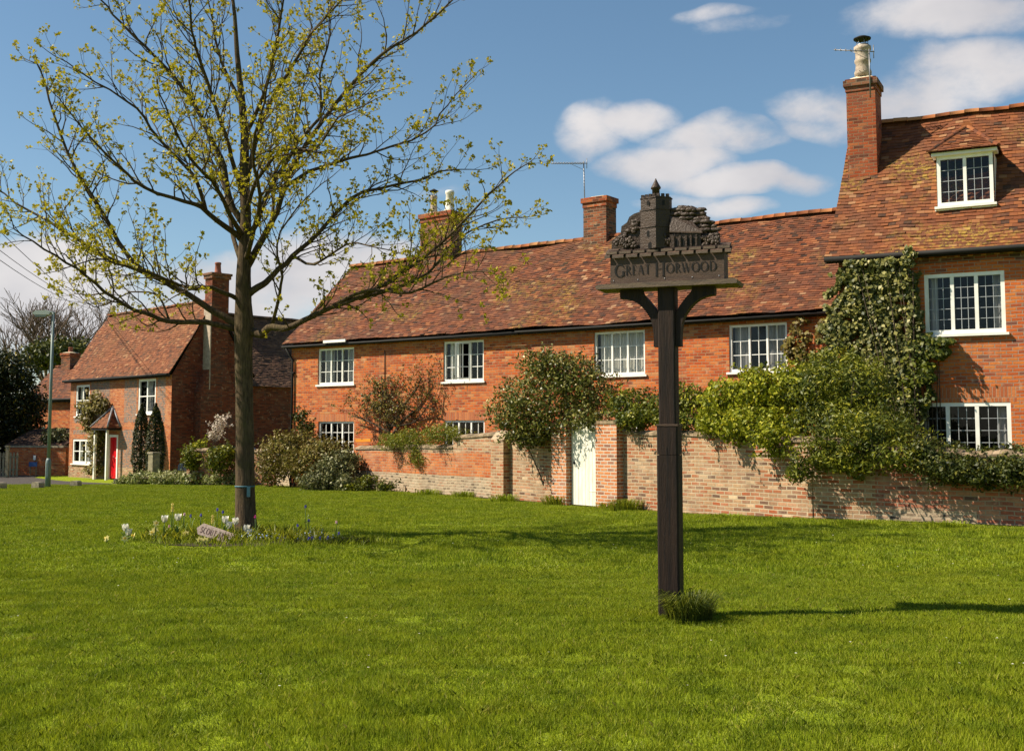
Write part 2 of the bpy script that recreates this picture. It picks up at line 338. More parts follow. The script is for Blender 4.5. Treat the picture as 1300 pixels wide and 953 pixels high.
# ------------------------------------------------------------------ mesh building
class MB:
    def __init__(s): s.v = []; s.f = []; s.uv = []; s.m = []; s.sm = []; s.mats = []; s.r = []
    def mi(s, m):
        m = M[m] if isinstance(m, str) else m
        if m not in s.mats: s.mats.append(m)
        return s.mats.index(m)
    def poly(s, pts, m, uvs=None, smooth=False, r=.5):
        pts = [Vector(p) for p in pts]; b = len(s.v); s.v += pts; s.r += [r] * len(pts)
        s.f.append(tuple(range(b, b + len(pts)))); s.m.append(s.mi(m)); s.sm.append(smooth)
        if uvs is None:
            n = Vector((0, 0, 0))
            for i in range(len(pts)): n += (pts[i]).cross(pts[(i + 1) % len(pts)])
            n = n.normalized() if n.length > 1e-12 else Vector((0, 0, 1))
            if abs(n.z) > .97: uvs = [(p.x, p.y) for p in pts]
            else:
                u = Vector((0, 0, 1)).cross(n).normalized(); vv = n.cross(u)
                uvs = [(p.dot(u), p.z / max(.3, math.sqrt(1 - n.z * n.z))) for p in pts]
        s.uv += [tuple(x) for x in uvs]
    def box(s, x0, x1, y0, y1, z0, z1, m, r=.5):
        a = [(x0, y0, z0), (x1, y0, z0), (x1, y1, z0), (x0, y1, z0), (x0, y0, z1), (x1, y0, z1), (x1, y1, z1), (x0, y1, z1)]
        for q in ((0, 3, 2, 1), (4, 5, 6, 7), (0, 1, 5, 4), (1, 2, 6, 5), (2, 3, 7, 6), (3, 0, 4, 7)): s.poly([a[i] for i in q], m, r=r)
    def prism(s, prof, y0, y1, m, axis='y'):        # prof: (x,z) counter-clockwise seen from -y
        def T(x, y, z): return (x, y, z) if axis == 'y' else (y, x, z)
        n = len(prof)
        s.poly([T(x, y0, z) for x, z in prof], m); s.poly([T(x, y1, z) for x, z in reversed(prof)], m)
        for i in range(n):
            (xa, za), (xb, zb) = prof[i], prof[(i + 1) % n]
            s.poly([T(xa, y0, za), T(xa, y1, za), T(xb, y1, zb), T(xb, y0, zb)], m)
    def beam(s, a, b, w, h, m):
        a, b = Vector(a), Vector(b); d = (b - a).normalized()
        u = d.cross(Vector((0, 0, 1)));  u = u.normalized() if u.length > 1e-4 else Vector((1, 0, 0)); t = u.cross(d)
        c = [[p + u * (sx * w / 2) + t * (sz * h / 2) for sx, sz in ((-1, -1), (1, -1), (1, 1), (-1, 1))] for p in (a, b)]
        s.poly(c[0], m); s.poly(c[1][::-1], m)
        for i in range(4): j = (i + 1) % 4; s.poly([c[0][i], c[1][i], c[1][j], c[0][j]], m)
    def tube(s, pts, rad, m, seg=8, cap=True, r=.5):
        pts = [Vector(p) for p in pts]; k = len(pts)
        if isinstance(rad, (int, float)): rad = [rad] * k
        b = len(s.v); mi = s.mi(m); u = None
        for i, p in enumerate(pts):
            d = (pts[min(i + 1, k - 1)] - pts[max(i - 1, 0)])
            d = d.normalized() if d.length > 1e-9 else Vector((0, 0, 1))
            if u is None: u = d.orthogonal().normalized()
            u = (u - d * u.dot(d)); u = u.normalized() if u.length > 1e-6 else d.orthogonal().normalized()
            w = d.cross(u)
            for j in range(seg):
                a = 2 * math.pi * j / seg
                s.v.append(p + (u * math.cos(a) + w * math.sin(a)) * rad[i]); s.r.append(r)
        for i in range(k - 1):
            for j in range(seg):
                q = (b + i * seg + j, b + i * seg + (j + 1) % seg, b + (i + 1) * seg + (j + 1) % seg, b + (i + 1) * seg + j)
                s.f.append(q); s.m.append(mi); s.sm.append(True)
                s.uv += [(j / seg, i), ((j + 1) / seg, i), ((j + 1) / seg, i + 1), (j / seg, i + 1)]
        if cap and seg > 3:
            s.f.append(tuple(b + (k - 1) * seg + j for j in range(seg))); s.m.append(mi); s.sm.append(False); s.uv += [(0, 0)] * seg
            s.f.append(tuple(b + j for j in reversed(range(seg)))); s.m.append(mi); s.sm.append(False); s.uv += [(0, 0)] * seg
    def lathe(s, prof, m, c=(0, 0, 0), seg=20):
        s.tube([(c[0], c[1], c[2] + z) for r_, z in prof], [r_ for r_, z in prof], m, seg) if all(prof[i + 1][1] > prof[i][1] for i in range(len(prof) - 1)) else s._lathe(prof, m, c, seg)
    def _lathe(s, prof, m, c, seg):
        b = len(s.v); mi = s.mi(m)
        for r_, z in prof:
            for j in range(seg):
                a = 2 * math.pi * j / seg; s.v.append(Vector((c[0] + r_ * math.cos(a), c[1] + r_ * math.sin(a), c[2] + z))); s.r.append(.5)
        for i in range(len(prof) - 1):
            for j in range(seg):
                s.f.append((b + i * seg + j, b + i * seg + (j + 1) % seg, b + (i + 1) * seg + (j + 1) % seg, b + (i + 1) * seg + j)); s.m.append(mi); s.sm.append(True); s.uv += [(0, 0)] * 4
    def blob(s, c, rad, m, seed=0, sub=10, amp=.25, fr=3.):
        c = Vector(c); b = len(s.v); mi = s.mi(m); n = sub; seg = sub * 2
        for i in range(n + 1):
            th = math.pi * i / n
            for j in range(seg):
                ph = 2 * math.pi * j / seg
                d = Vector((math.sin(th) * math.cos(ph), math.sin(th) * math.sin(ph), math.cos(th)))
                k = 1 + amp * noise.noise(d * fr + Vector((seed * 3.1, seed, 0)))
                s.v.append(c + Vector((d.x * rad[0], d.y * rad[1], d.z * rad[2])) * k); s.r.append(.5)
        for i in range(n):
            for j in range(seg):
                s.f.append((b + i * seg + j, b + (i + 1) * seg + j, b + (i + 1) * seg + (j + 1) % seg, b + i * seg + (j + 1) % seg)); s.m.append(mi); s.sm.append(True); s.uv += [(0, 0)] * 4
    def build(s, name, parent=None, loc=None):
        me = bpy.data.meshes.new(name)
        me.from_pydata([tuple(v) for v in s.v], [], s.f)
        me.polygons.foreach_set('material_index', s.m); me.polygons.foreach_set('use_smooth', s.sm)
        ul = me.uv_layers.new(name='UVMap'); ul.data.foreach_set('uv', [c for u in s.uv for c in u])
        at = me.attributes.new('rnd', 'FLOAT', 'POINT'); at.data.foreach_set('value', s.r)
        for m in s.mats: me.materials.append(m)
        me.update()
        o = bpy.data.objects.new(name, me); col.objects.link(o)
        if parent: o.parent = parent
        if loc is not None: o.location = loc
        return o
def quads(name, V, rnd, m, parent=None, nv=4):
    """V: (n, nv, 3) array, one polygon per row"""
    n = V.shape[0]; me = bpy.data.meshes.new(name)
    me.vertices.add(n * nv); me.vertices.foreach_set('co', V.reshape(-1).astype(np.float32))
    me.loops.add(n * nv); me.loops.foreach_set('vertex_index', np.arange(n * nv, dtype=np.int32))
    me.polygons.add(n); me.polygons.foreach_set('loop_start', np.arange(0, n * nv, nv, dtype=np.int32))
    me.polygons.foreach_set('loop_total', np.full(n, nv, dtype=np.int32))
    at = me.attributes.new('rnd', 'FLOAT', 'POINT'); at.data.foreach_set('value', np.repeat(rnd, nv).astype(np.float32))
    me.materials.append(M[m]); me.update(calc_edges=True)
    o = bpy.data.objects.new(name, me); col.objects.link(o)
    if parent: o.parent = parent
    return o
def root(name, label, cat, loc=(0, 0, 0), rz=0, group=None):
    o = bpy.data.objects.new(name, None); col.objects.link(o); o.location = loc; o.rotation_euler = (0, 0, rz)
    o.empty_display_size = .2
    o['label'] = label; o['category'] = cat
    if group: o['group'] = group
    return o
def tag(o, label, cat, group=None, kind=None):
    o['label'] = label; o['category'] = cat
    if group: o['group'] = group
    if kind: o['kind'] = kind
    return o
def struct(o, label=None):
    o['kind'] = 'structure'
    if label: o['label'] = label
    return o
def copy_tree(o, parent=None):
    c = o.copy(); col.objects.link(c)
    if parent: c.parent = parent
    for ch in list(o.children): copy_tree(ch, c)
    return c
class Frame:                                    # local frame: x along the front (left to right), y into the building
    def __init__(s, ox, oy, oz, ang): s.o = Vector((ox, oy, oz)); s.a = ang; s.u = Vector((math.cos(ang), math.sin(ang), 0)); s.n = Vector((-math.sin(ang), math.cos(ang), 0))
    def loc(s, px, py, y=0.):                   # where the line of sight meets the plane local-y = y
        d = pdir(px, py); c = Vector((0, 0, EYE)); k = ((s.o + s.n * y) - c).dot(s.n) / d.dot(s.n); p = c + d * k - s.o
        return p.dot(s.u), p.z
    def rect(s, x0, y0, x1, y1, y=0.):          # left-top pixel, right-bottom pixel -> x0,x1,z0,z1
        a = s.loc(x0, y0, y); b = s.loc(x1, y1, y); return a[0], b[0], b[1], a[1]
    def to(s, p): p = Vector(p) - s.o; return Vector((p.dot(s.u), p.dot(s.n), p.z))
    def w(s, x, y, z): return s.o + s.u * x + s.n * y + Vector((0, 0, z))

def facade(mb, x0, x1, z0, z1, y, holes, mfn, cx=(), cz=(), depth=.1, reveal=None):
    xs = sorted(set([x0, x1] + [h[i] for h in holes for i in (0, 1)] + list(cx))); zs = sorted(set([z0, z1] + [h[i] for h in holes for i in (2, 3)] + list(cz)))
    xs = [x for x in xs if x0 <= x <= x1]; zs = [z for z in zs if z0 <= z <= z1]
    for a, b in zip(xs, xs[1:]):
        for c, d in zip(zs, zs[1:]):
            xm, zm = (a + b) / 2, (c + d) / 2
            if any(h[0] < xm < h[1] and h[2] < zm < h[3] for h in holes): continue
            mb.poly([(a, y, c), (b, y, c), (b, y, d), (a, y, d)], mfn(xm, zm), uvs=[(a, c), (b, c), (b, d), (a, d)])
    for (a, b, c, d) in holes:
        m = reveal or mfn((a + b) / 2, d + .05)
        Y = y + depth
        mb.poly([(a, y, c), (a, y, d), (a, Y, d), (a, Y, c)], m); mb.poly([(b, y, c), (b, Y, c), (b, Y, d), (b, y, d)], m)
        mb.poly([(a, y, d), (b, y, d), (b, Y, d), (a, Y, d)], m); mb.poly([(a, y, c), (a, Y, c), (b, Y, c), (b, y, c)], m)

def slope_tiles(mb, E0, E1, R0, R1, m, gauge=.094, tw=.165, lift=.024, sag=.03, prof=None, seed=0, base=True):
    E0, E1, R0, R1 = map(Vector, (E0, E1, R0, R1)); rs = random.Random(seed)
    L = (E1 - E0).length; V = ((R0 + R1) / 2 - (E0 + E1) / 2).length
    nrm = (E1 - E0).cross((R0 + R1) / 2 - E0).normalized()
    if nrm.z < 0: nrm = -nrm
    def S(u, v):                                # u, v in 0..1
        p = E0.lerp(E1, u).lerp(R0.lerp(R1, u), v)
        o = sag * (noise.noise(Vector((u * L * .45, v * V * .5, seed * 1.7))) + .5 * noise.noise(Vector((u * L * 1.6, v * V * 1.3, seed)))) * 2
        if prof: o += prof(v)
        return p + nrm * o
    rows = max(2, int(V / gauge)); mi = mb.mi(m)
    if base:
        nu = max(2, int(L / .5)); nv = 16
        for i in range(nu):
            for j in range(nv):
                mb.poly([q_ - nrm * .012 for q_ in (S(i / nu, j / nv), S((i + 1) / nu, j / nv), S((i + 1) / nu, (j + 1) / nv), S(i / nu, (j + 1) / nv))], m, r=.1)
    for r_ in range(rows):
        v0, v1 = r_ / rows, min(1, (r_ + 1.12) / rows)
        wid = (E0.lerp(R0, v0) - E1.lerp(R1, v0)).length
        if wid < .1: continue
        n = max(1, int(wid / tw)); off = (.5 if r_ % 2 else 0) + rs.uniform(-.06, .06); rowj = rs.uniform(-.002, .002)
        for k in range(-1, n + 1):
            a, b = (k + off) / n, (k + off + 1) / n - .02 / n * tw / .168
            a, b = max(0, a), min(1, b)
            if b - a < .1 / n: continue
            l0 = lift + rs.gauss(0, .0045) + rowj; tl = rs.gauss(0, .003)
            if rs.random() < .03: l0 += rs.uniform(.006, .014)
            dv = rs.gauss(0, .045) / rows
            pa, pb, pc, pd = S(a, v0 + dv), S(b, v0 + dv), S(b, v1), S(a, v1)
            q = len(mb.v); rr = min(1, max(0, rs.gauss(.5, .24)))
            mb.v += [pa + nrm * (l0 + tl), pb + nrm * (l0 - tl), pc + nrm * .008, pd + nrm * .008, pa + nrm * .004, pb + nrm * .004]
            mb.r += [rr] * 6
            mb.f += [(q, q + 1, q + 2, q + 3), (q + 4, q + 5, q + 1, q)]; mb.m += [mi, mi]; mb.sm += [False, False]; mb.uv += [(0, 0)] * 8
    return S
def ridge_tiles(mb, a, b, m='tile_ridge', rad=.11, step=.32, seed=1, drop=.03):
    a, b = Vector(a), Vector(b); L = (b - a).length; n = max(1, int(L / step)); d = (b - a) / n; rs = random.Random(seed)
    side = d.cross(Vector((0, 0, 1))).normalized(); up = side.cross(d).normalized()
    mi = mb.mi(m)
    for i in range(n):
        p0 = a + d * i; p1 = a + d * (i + .99); j = rs.gauss(0, .006); k = rs.random(); rr = rad * rs.uniform(.95, 1.06)
        q = len(mb.v); S = 7
        for p in (p0, p1):
            o = .03 * noise.noise(Vector((p.x, p.y, seed)))
            for t in range(S):
                an = math.pi * t / (S - 1)
                mb.v.append(p + side * (math.cos(an) * rr * 1.1) + up * (math.sin(an) * rr - drop + j + o)); mb.r.append(k)
        for t in range(S - 1): mb.f.append((q + t, q + t + 1, q + S + t + 1, q + S + t)); mb.m.append(mi); mb.sm.append(True); mb.uv += [(0, 0)] * 4
        mb.f.append(tuple(q + t for t in range(S))); mb.m.append(mi); mb.sm.append(False); mb.uv += [(0, 0)] * S

def window(parent, rc, y, lights, cols, rows, fw=.06, bar=.018, barm='white', sill=True, curtain=None, casing=.05, open_light=None, name='window', label=None, mull=.05, sash=False):
    """rc = x0,x1,z0,z1 of the opening; the frame stands in it"""
    x0, x1, z0, z1 = rc; mb = MB(); y0, y1 = y, y + .07
    m = 'white'
    mb.box(x0, x0 + fw, y0, y1, z0, z1, m); mb.box(x1 - fw, x1, y0, y1, z0, z1, m)
    mb.box(x0 + fw, x1 - fw, y0, y1, z1 - fw, z1, m); mb.box(x0 + fw, x1 - fw, y0, y1, z0, z0 + fw * 1.15, m)
    ix0, ix1, iz0, iz1 = x0 + fw, x1 - fw, z0 + fw * 1.15, z1 - fw
    lw = (ix1 - ix0) / lights
    for i in range(1, lights):
        xm = ix0 + lw * i; mb.box(xm - mull / 2, xm + mull / 2, y0 + .004, y1 - .004, iz0, iz1, m)
    if sash: zc = (iz0 + iz1) / 2; mb.box(ix0, ix1, y0 + .006, y1 - .006, zc - .02, zc + .02, m)
    by0, by1 = y0 + .026, y0 + .05
    for i in range(lights):
        a = ix0 + lw * i + (mull / 2 if i else 0); b = ix0 + lw * (i + 1) - (mull / 2 if i < lights - 1 else 0)
        if open_light == i: continue
        for k in range(1, cols): xx = a + (b - a) * k / cols; mb.box(xx - bar / 2, xx + bar / 2, by0, by1, iz0, iz1, barm)
        for k in range(1, rows): zz = iz0 + (iz1 - iz0) * k / rows; mb.box(a, b, by0 + .002, by1 - .002, zz - bar / 2, zz + bar / 2, barm)
    o = mb.build(name, parent)
    if label: o['label'] = label
    g = MB(); yp = y0 + .04
    for i in range(lights):
        if open_light == i: continue
        a, b = ix0 + lw * i, ix0 + lw * (i + 1); t = random.uniform(-.004, .004)
        g.poly([(a, yp + t, iz0), (b, yp - t, iz0), (b, yp - t, iz1), (a, yp + t, iz1)], 'glass')
    if g.f: g.build('pane', o)
    if sill:
        s = MB(); s.box(x0 - .06, x1 + .06, y - .09, y + .05, z0 - .055, z0 - .002, m); s.build('sill', o)
    if curtain:
        cm, ranges = curtain
        for (a, b) in ranges:
            c = MB()
            A, B = ix0 + (ix1 - ix0) * a, ix0 + (ix1 - ix0) * b; n = max(4, int((B - A) / .035)); yc = y + .2
            mi = c.mi(cm)
            for k in range(n):
                xa, xb = A + (B - A) * k / n, A + (B - A) * (k + 1) / n
                f = lambda x: yc + .025 * math.sin(x * 55) + .01 * math.sin(x * 23)
                c.poly([(xa, f(xa), iz0 - .05), (xb, f(xb), iz0 - .05), (xb, f(xb), iz1 + .05), (xa, f(xa), iz1 + .05)], cm, smooth=False)
            c.build('curtain', o)
    if open_light is not None:
        i = open_light; a, b = ix0 + lw * i, ix0 + lw * (i + 1); h = MB(); W = b - a - .03
        cs = R(-38)
        def T(x, yy, z): return (b - .01 + math.cos(cs) * (x - W) + math.sin(cs) * -yy, y0 - .01 + (math.sin(-cs) * (x - W)) + yy, z)
        def bx(x0_, x1_, za, zb, d=.02):
            p = [T(x0_, 0, za), T(x1_, 0, za), T(x1_, d, za), T(x0_, d, za), T(x0_, 0, zb), T(x1_, 0, zb), T(x1_, d, zb), T(x0_, d, zb)]
            for q in ((0, 3, 2, 1), (4, 5, 6, 7), (0, 1, 5, 4), (1, 2, 6, 5), (2, 3, 7, 6), (3, 0, 4, 7)): h.poly([p[k] for k in q], 'white')
        e = .035
        bx(0, e, iz0, iz1); bx(W - e, W, iz0, iz1); bx(e, W - e, iz0, iz0 + e); bx(e, W - e, iz1 - e, iz1)
        bx(W / 2 - bar / 2, W / 2 + bar / 2, iz0 + e, iz1 - e, .015)
        for k in range(1, rows): zz = iz0 + (iz1 - iz0) * k / rows; bx(e, W - e, zz - bar / 2, zz + bar / 2, .016)
        h.build('casement', o)
    return o

def smooth(pts, n=3):
    out = []; k = len(pts)
    for i in range(k - 1):
        p0, p1, p2, p3 = pts[max(0, i - 1)], pts[i], pts[i + 1], pts[min(k - 1, i + 2)]
        for j in range(n):
            t = j / n; out.append(.5 * ((2 * p1) + (p2 - p0) * t + (2 * p0 - 5 * p1 + 4 * p2 - p3) * t * t + (-p0 + 3 * p1 - 3 * p2 + p3) * t ** 3))
    out.append(pts[-1]); return out
# ------------------------------------------------------------------ foliage
def leaf_mesh(name, C, S, m, parent, rnd, nrm_bias=None, asp=.6, flat=.0, seed=0):
    """C centres (n,3), S sizes (n). each leaf is a folded diamond"""
    r = np.random.default_rng(seed); n = len(C)
    a = r.normal(size=(n, 3));
    if nrm_bias is not None: a = a * (1 - flat) + nrm_bias * flat * 2
    a /= np.linalg.norm(a, axis=1, keepdims=True) + 1e-9                       # normal
    t = r.normal(size=(n, 3)); t -= (t * a).sum(1, keepdims=True) * a; t /= np.linalg.norm(t, axis=1, keepdims=True) + 1e-9
    b = np.cross(a, t); s = S[:, None]
    V = np.stack([C - t * s, C + b * s * asp + a * s * .18, C + t * s * 1.1, C - b * s * asp + a * s * .12], 1)
    return quads(name, V, rnd, m, parent)
def blob_points(blobs, n, seed, gap=.0, fr=1.2, shell=.55):
    """blobs: list of (centre, radii, weight). points inside, biased to the surface, thinned by noise"""
    r = np.random.default_rng(seed); wts = np.array([b[1][0] * b[1][1] * b[1][2] for b in blobs]) ** .67; wts /= wts.sum()
    out = []; nn = int(n * (1.0 + gap * 1.4)); pick = r.choice(len(blobs), nn, p=wts)
    d = r.normal(size=(nn, 3)); d /= np.linalg.norm(d, axis=1, keepdims=True)
    rad = 1 - np.abs(r.normal(size=nn)) * shell * .6; rad = np.clip(rad, .05, 1.0)
    C = np.array([list(b[0]) for b in blobs]); Rr = np.array([list(b[1]) for b in blobs])
    lump = np.array([noise.noise(Vector((x[0] * 2.2 + i * 5.3, x[1] * 2.2, x[2] * 2.2 + seed))) for x, i in zip(d, pick)])
    rad *= 1 + lump * .5 + r.normal(size=nn) * .05
    p = C[pick] + d * Rr[pick] * rad[:, None]
    if gap > 0:
        g = np.array([noise.noise(Vector(q) * (fr * 2.2) + Vector((seed, 0, 0))) for q in p])
        keep = g > (-.35 + gap * .55) * 1.0 - r.uniform(0, .25, nn); p = p[keep]; d = d[keep]
    return p, d
def shrub(name, label, cat, pb, n, size, m, base, group=None, gap=.15, seed=1, extra=None, stems=6, asp=.6, flat=.35, sprigs=0, shell=.55, sprig_len=.35, stem_r=.018):
    """pb: blobs as (px, py, rx_px, ry_px, depth, r_depth_m)"""
    bl = []
    for (x, y, rx, ry, Y, rd) in pb:
        s = F / Y; bl.append((P(x, y, Y), Vector((rx / s, rd, ry / s))))
    base = Vector(base); rt = root(name, label, cat, base, group=group)
    p, d = blob_points(bl, n, seed, gap, shell=shell)
    r = np.random.default_rng(seed + 50)
    st = MB(); tips = []
    for k in range(stems):
        b = bl[k % len(bl)]; e = b[0] + Vector((r.normal() * b[1].x * .45, r.normal() * b[1].y * .45, abs(r.normal()) * b[1].z * .45)) - base
        s0 = Vector((r.normal() * .08, r.normal() * .08, 0)); mid = s0.lerp(e, .5) + Vector((r.normal() * .12, r.normal() * .1, .1))
        st.tube([s0, s0.lerp(mid, .5) + Vector((0, 0, .05)), mid, mid.lerp(e, .6), e], [stem_r, stem_r * .85, stem_r * .7, stem_r * .45, stem_r * .2], 'stem', 6)
        for q in range(3):
            f = mid.lerp(e, r.uniform(0, 1)); t = f + Vector((r.normal(), r.normal(), r.normal() + .3)) * min(b[1]) * .5
            st.tube([f, (f + t) / 2 + Vector((0, 0, .04)), t], [stem_r * .4, stem_r * .3, stem_r * .12], 'stem', 4)
    # sprigs that break the outline
    sp = []
    for k in range(sprigs):
        b = bl[r.integers(len(bl))]; dd = Vector((r.normal(), r.normal() * .7 - .2, r.normal() * .6 + .45)).normalized()
        s0 = b[0] + Vector((dd.x * b[1].x, dd.y * b[1].y, dd.z * b[1].z)) * .85; L = sprig_len * r.uniform(.4, 1.2)
        dv = (dd + Vector((r.normal() * .3, r.normal() * .3, .4))).normalized()
        pts = [s0 + dv * (L * t) + Vector((0, 0, -.25 * L * t * t)) for t in (0, .35, .7, 1)]
        st.tube([q - base for q in pts], [.006, .005, .004, .002], 'stem', 4)
        for t in np.linspace(.1, 1.05, max(5, int(L / .035))): sp.append(s0 + dv * (L * t) + Vector((0, 0, -.25 * L * t * t)) + Vector(r.normal(size=3) * .025))
    st.build('stem', rt)
    if sp: p = np.vstack([p, np.array([list(q) for q in sp])]); d = np.vstack([d, r.normal(size=(len(sp), 3))])
    C = p - np.array(list(base)); nn = len(C)
    if gap is not None:
        rn = np.clip(r.normal(.48, .24, nn) + .1 * (d[:, 2]), 0, 1)
    o = leaf_mesh('foliage', C, size * r.uniform(.6, 1.25, nn), m, rt, rn, d, asp, flat, seed)
    return rt

# ================================================================== GROUND
def grid_sheet(name, xs, ys, m, zf, dz=0.):
    mb = MB(); mi = mb.mi(m); nx, ny = len(xs), len(ys)
    for y in ys:
        for x in xs: mb.v.append(Vector((x, y, zf(x, y) + dz))); mb.r.append(.5)
    for j in range(ny - 1):
        for i in range(nx - 1):
            q = (j * nx + i, j * nx + i + 1, (j + 1) * nx + i + 1, (j + 1) * nx + i)
            mb.f.append(q); mb.m.append(mi); mb.sm.append(True); mb.uv += [(mb.v[k].x, mb.v[k].y) for k in q]
    return mb.build(name)
xs = [-1500, -600, -250, -120] + list(np.arange(-70, 40.1, .5)) + [60, 120, 300, 700, 1500]
ys = [-200, -60, -20, -8] + list(np.arange(-4, 60.1, .5)) + [70, 90, 130, 250, 600, 1500]
struct(grid_sheet('ground', xs, ys, 'turf', gzb))

# road: runs past the green on the left, in front of the far cottage
rd = MB(); rp = [(-60, 41.5), (-30, 41.8), (-17.5, 43.6), (-15.5, 45.2), (-17.0, 47.2), (-19.5, 50.0), (-22.5, 54.0), (-25, 66), (-34, 66), (-33, 56), (-60, 52)]
c0 = Vector((-30, 48)); rows_ = 14
for i in range(len(rp)):
    a, b = Vector(rp[i]), Vector(rp[(i + 1) % len(rp)])
    for k in range(rows_):
        p, q, r_, s_ = a.lerp(c0, k / rows_), b.lerp(c0, k / rows_), b.lerp(c0, (k + 1) / rows_), a.lerp(c0, (k + 1) / rows_)
        for t in range(8):
            P0, P1, P2, P3 = p.lerp(q, t / 8), p.lerp(q, (t + 1) / 8), s_.lerp(r_, (t + 1) / 8), s_.lerp(r_, t / 8)
            rd.poly([(v.x, v.y, gz(v.x, v.y) + .012) for v in (P0, P1, P2, P3)], 'asphalt')
struct(rd.build('road'), 'grey asphalt road past the far cottage')

# grass: blades on the lawn
def wall_side(x, y):                             # True on the green's side of the garden wall and cottages
    if x > 5.46: return y < 21.1 - (x - 5.46) * .686 - .12
    if x > -5.2: return y < 29.2 - (x + .56) * 1.345 - .15
    return y < 41.2 + (x + 30) * .03 if x < -17 else y < 41.5
def make_patch(name, size, nb, h, wd, seed):
    r = np.random.default_rng(seed)
    b = np.zeros((nb, 3)); b[:, 0] = r.uniform(-size / 2, size / 2, nb); b[:, 1] = r.uniform(-size / 2, size / 2, nb)
    H = h * r.uniform(.45, 1.25, nb); ln = r.normal(0, .45, (nb, 2)) * H[:, None]; an = r.uniform(0, np.pi, nb)
    wv = np.stack([np.cos(an), np.sin(an), np.zeros(nb)], 1) * (wd * r.uniform(.6, 1.2, nb))[:, None] / 2
    top = b.copy(); top[:, :2] += ln; top[:, 2] += H; mid = b.copy(); mid[:, :2] += ln * .35; mid[:, 2] += H * .6
    b[:, 2] -= .01
    V = np.stack([b - wv, b + wv, mid + wv * .8, top, mid - wv * .8], 1)
    rr = np.clip(r.normal(.45, .22, nb), 0, 1); rr[r.random(nb) < .015] = 1
    o = quads(name, V, rr, 'grass', None, 5); col.objects.unlink(o); return o
def scatter(name, patch, pts, label):
    me = bpy.data.meshes.new(name); me.from_pydata([tuple(p[:3]) for p in pts], [], [])
    at = me.attributes.new('rot', 'FLOAT', 'POINT'); at.data.foreach_set('value', [p[3] for p in pts])
    at = me.attributes.new('scl', 'FLOAT', 'POINT'); at.data.foreach_set('value', [p[4] for p in pts])
    me.materials.append(M['grass'])
    o = bpy.data.objects.new(name, me); col.objects.link(o)
    ng = bpy.data.node_groups.new(name, 'GeometryNodeTree')
    ng.interface.new_socket('Geometry', in_out='INPUT', socket_type='NodeSocketGeometry'); ng.interface.new_socket('Geometry', in_out='OUTPUT', socket_type='NodeSocketGeometry')
    n = NB(ng); gi = n.new('NodeGroupInput'); go = n.new('NodeGroupOutput')
    oi = n.new('GeometryNodeObjectInfo'); oi.inputs['Object'].default_value = patch; oi.inputs['As Instance'].default_value = True
    ip = n.new('GeometryNodeInstanceOnPoints'); a1 = n.new('GeometryNodeInputNamedAttribute', data_type='FLOAT'); a1.inputs[0].default_value = 'rot'
    a2 = n.new('GeometryNodeInputNamedAttribute', data_type='FLOAT'); a2.inputs[0].default_value = 'scl'
    cx = n.new('ShaderNodeCombineXYZ'); n.link(a1.outputs[0], cx.inputs[2])
    n.link(gi.outputs[0], ip.inputs['Points']); n.link(oi.outputs['Geometry'], ip.inputs['Instance'])
    n.link(cx.outputs[0], ip.inputs['Rotation'])
    cs = n.new('ShaderNodeCombineXYZ'); cs.inputs[0].default_value = 1; cs.inputs[1].default_value = 1; n.link(a2.outputs[0], cs.inputs[2])
    n.link(cs.outputs[0], ip.inputs['Scale']); n.link(ip.outputs[0], go.inputs[0])
    md = o.modifiers.new('blades', 'NODES'); md.node_group = ng
    tag(o, label, 'grass', kind='stuff'); return o
def lawn_pts(y0, y1, step, seed):
    r = np.random.default_rng(seed); pts = []
    y = y0
    while y < y1:
        hw = y * .50 + 2.0; x = -hw
        while x < hw:
            if wall_side(x, y) and ((x + 4.2) / 1.55) ** 2 + ((y - 18.15) / .95) ** 2 > 1:
                l = noise.noise(Vector((x * .8, y * .8, 5))); l2 = noise.noise(Vector((x * 2.7, y * 2.7, 15)))
                pts.append((x + r.uniform(-.05, .05), y + r.uniform(-.05, .05), gzb(x, y), r.uniform(0, 6.28), max(.45, 1.0 + .65 * l + .6 * l2)))
            x += step
        y += step
    return pts
pa = make_patch('grass_patch', .62, 2500, .036, .0040, 1)
scatter('lawn_grass', pa, lawn_pts(4.6, 14, .45, 2), 'short mown grass covering the near part of the village green')
pb_ = make_patch('grass_patch', 1.1, 2600, .038, .008, 2)
scatter('lawn_grass', pb_, lawn_pts(14, 42, .85, 3), 'short mown grass covering the far part of the village green')

# ================================================================== LONG COTTAGE
fc = Frame(-7.46, 37.6, 0, -math.atan2(.589, .808))
LC = 18.8; EZ = 4.53; HD = 3.05; RZ = 7.48; WY = .14
cot = root('brick_cottage', 'long two-storey red brick cottage with tiled roof behind the garden wall', 'house', fc.o, fc.a)
wy = WY
wr = {'w1': fc.rect(404, 443, 449, 487, wy), 'w2': fc.rect(563, 434, 614, 483, wy), 'w3': fc.rect(754, 422, 819, 475, wy), 'w4': fc.rect(925, 413, 1000, 470, wy),
      'g1': fc.rect(404, 535, 449, 575, wy), 'g2': fc.rect(564, 533.5, 615, 572, wy)}
g3 = list(fc.rect(754, 533, 819, 580, wy)); wr['g3'] = tuple(g3)
holes = [wr[k] for k in wr]
mb = MB()
ztop = EZ - .02
def cm(x, z):
    for k in ('g1', 'g2', 'g3'):
        a, b, c, d = wr[k]
        if a - .12 < x < b + .12 and d < z < d + .24: return 'brick_soldier'
    if z > ztop - .22: return 'brick_band'
    return 'brick_cottage'
cxs = [v for k in ('g1', 'g2', 'g3') for v in (wr[k][0] - .12, wr[k][1] + .12)]; czs = [v for k in ('g1', 'g2', 'g3') for v in (wr[k][3] + .24,)] + [ztop - .22]
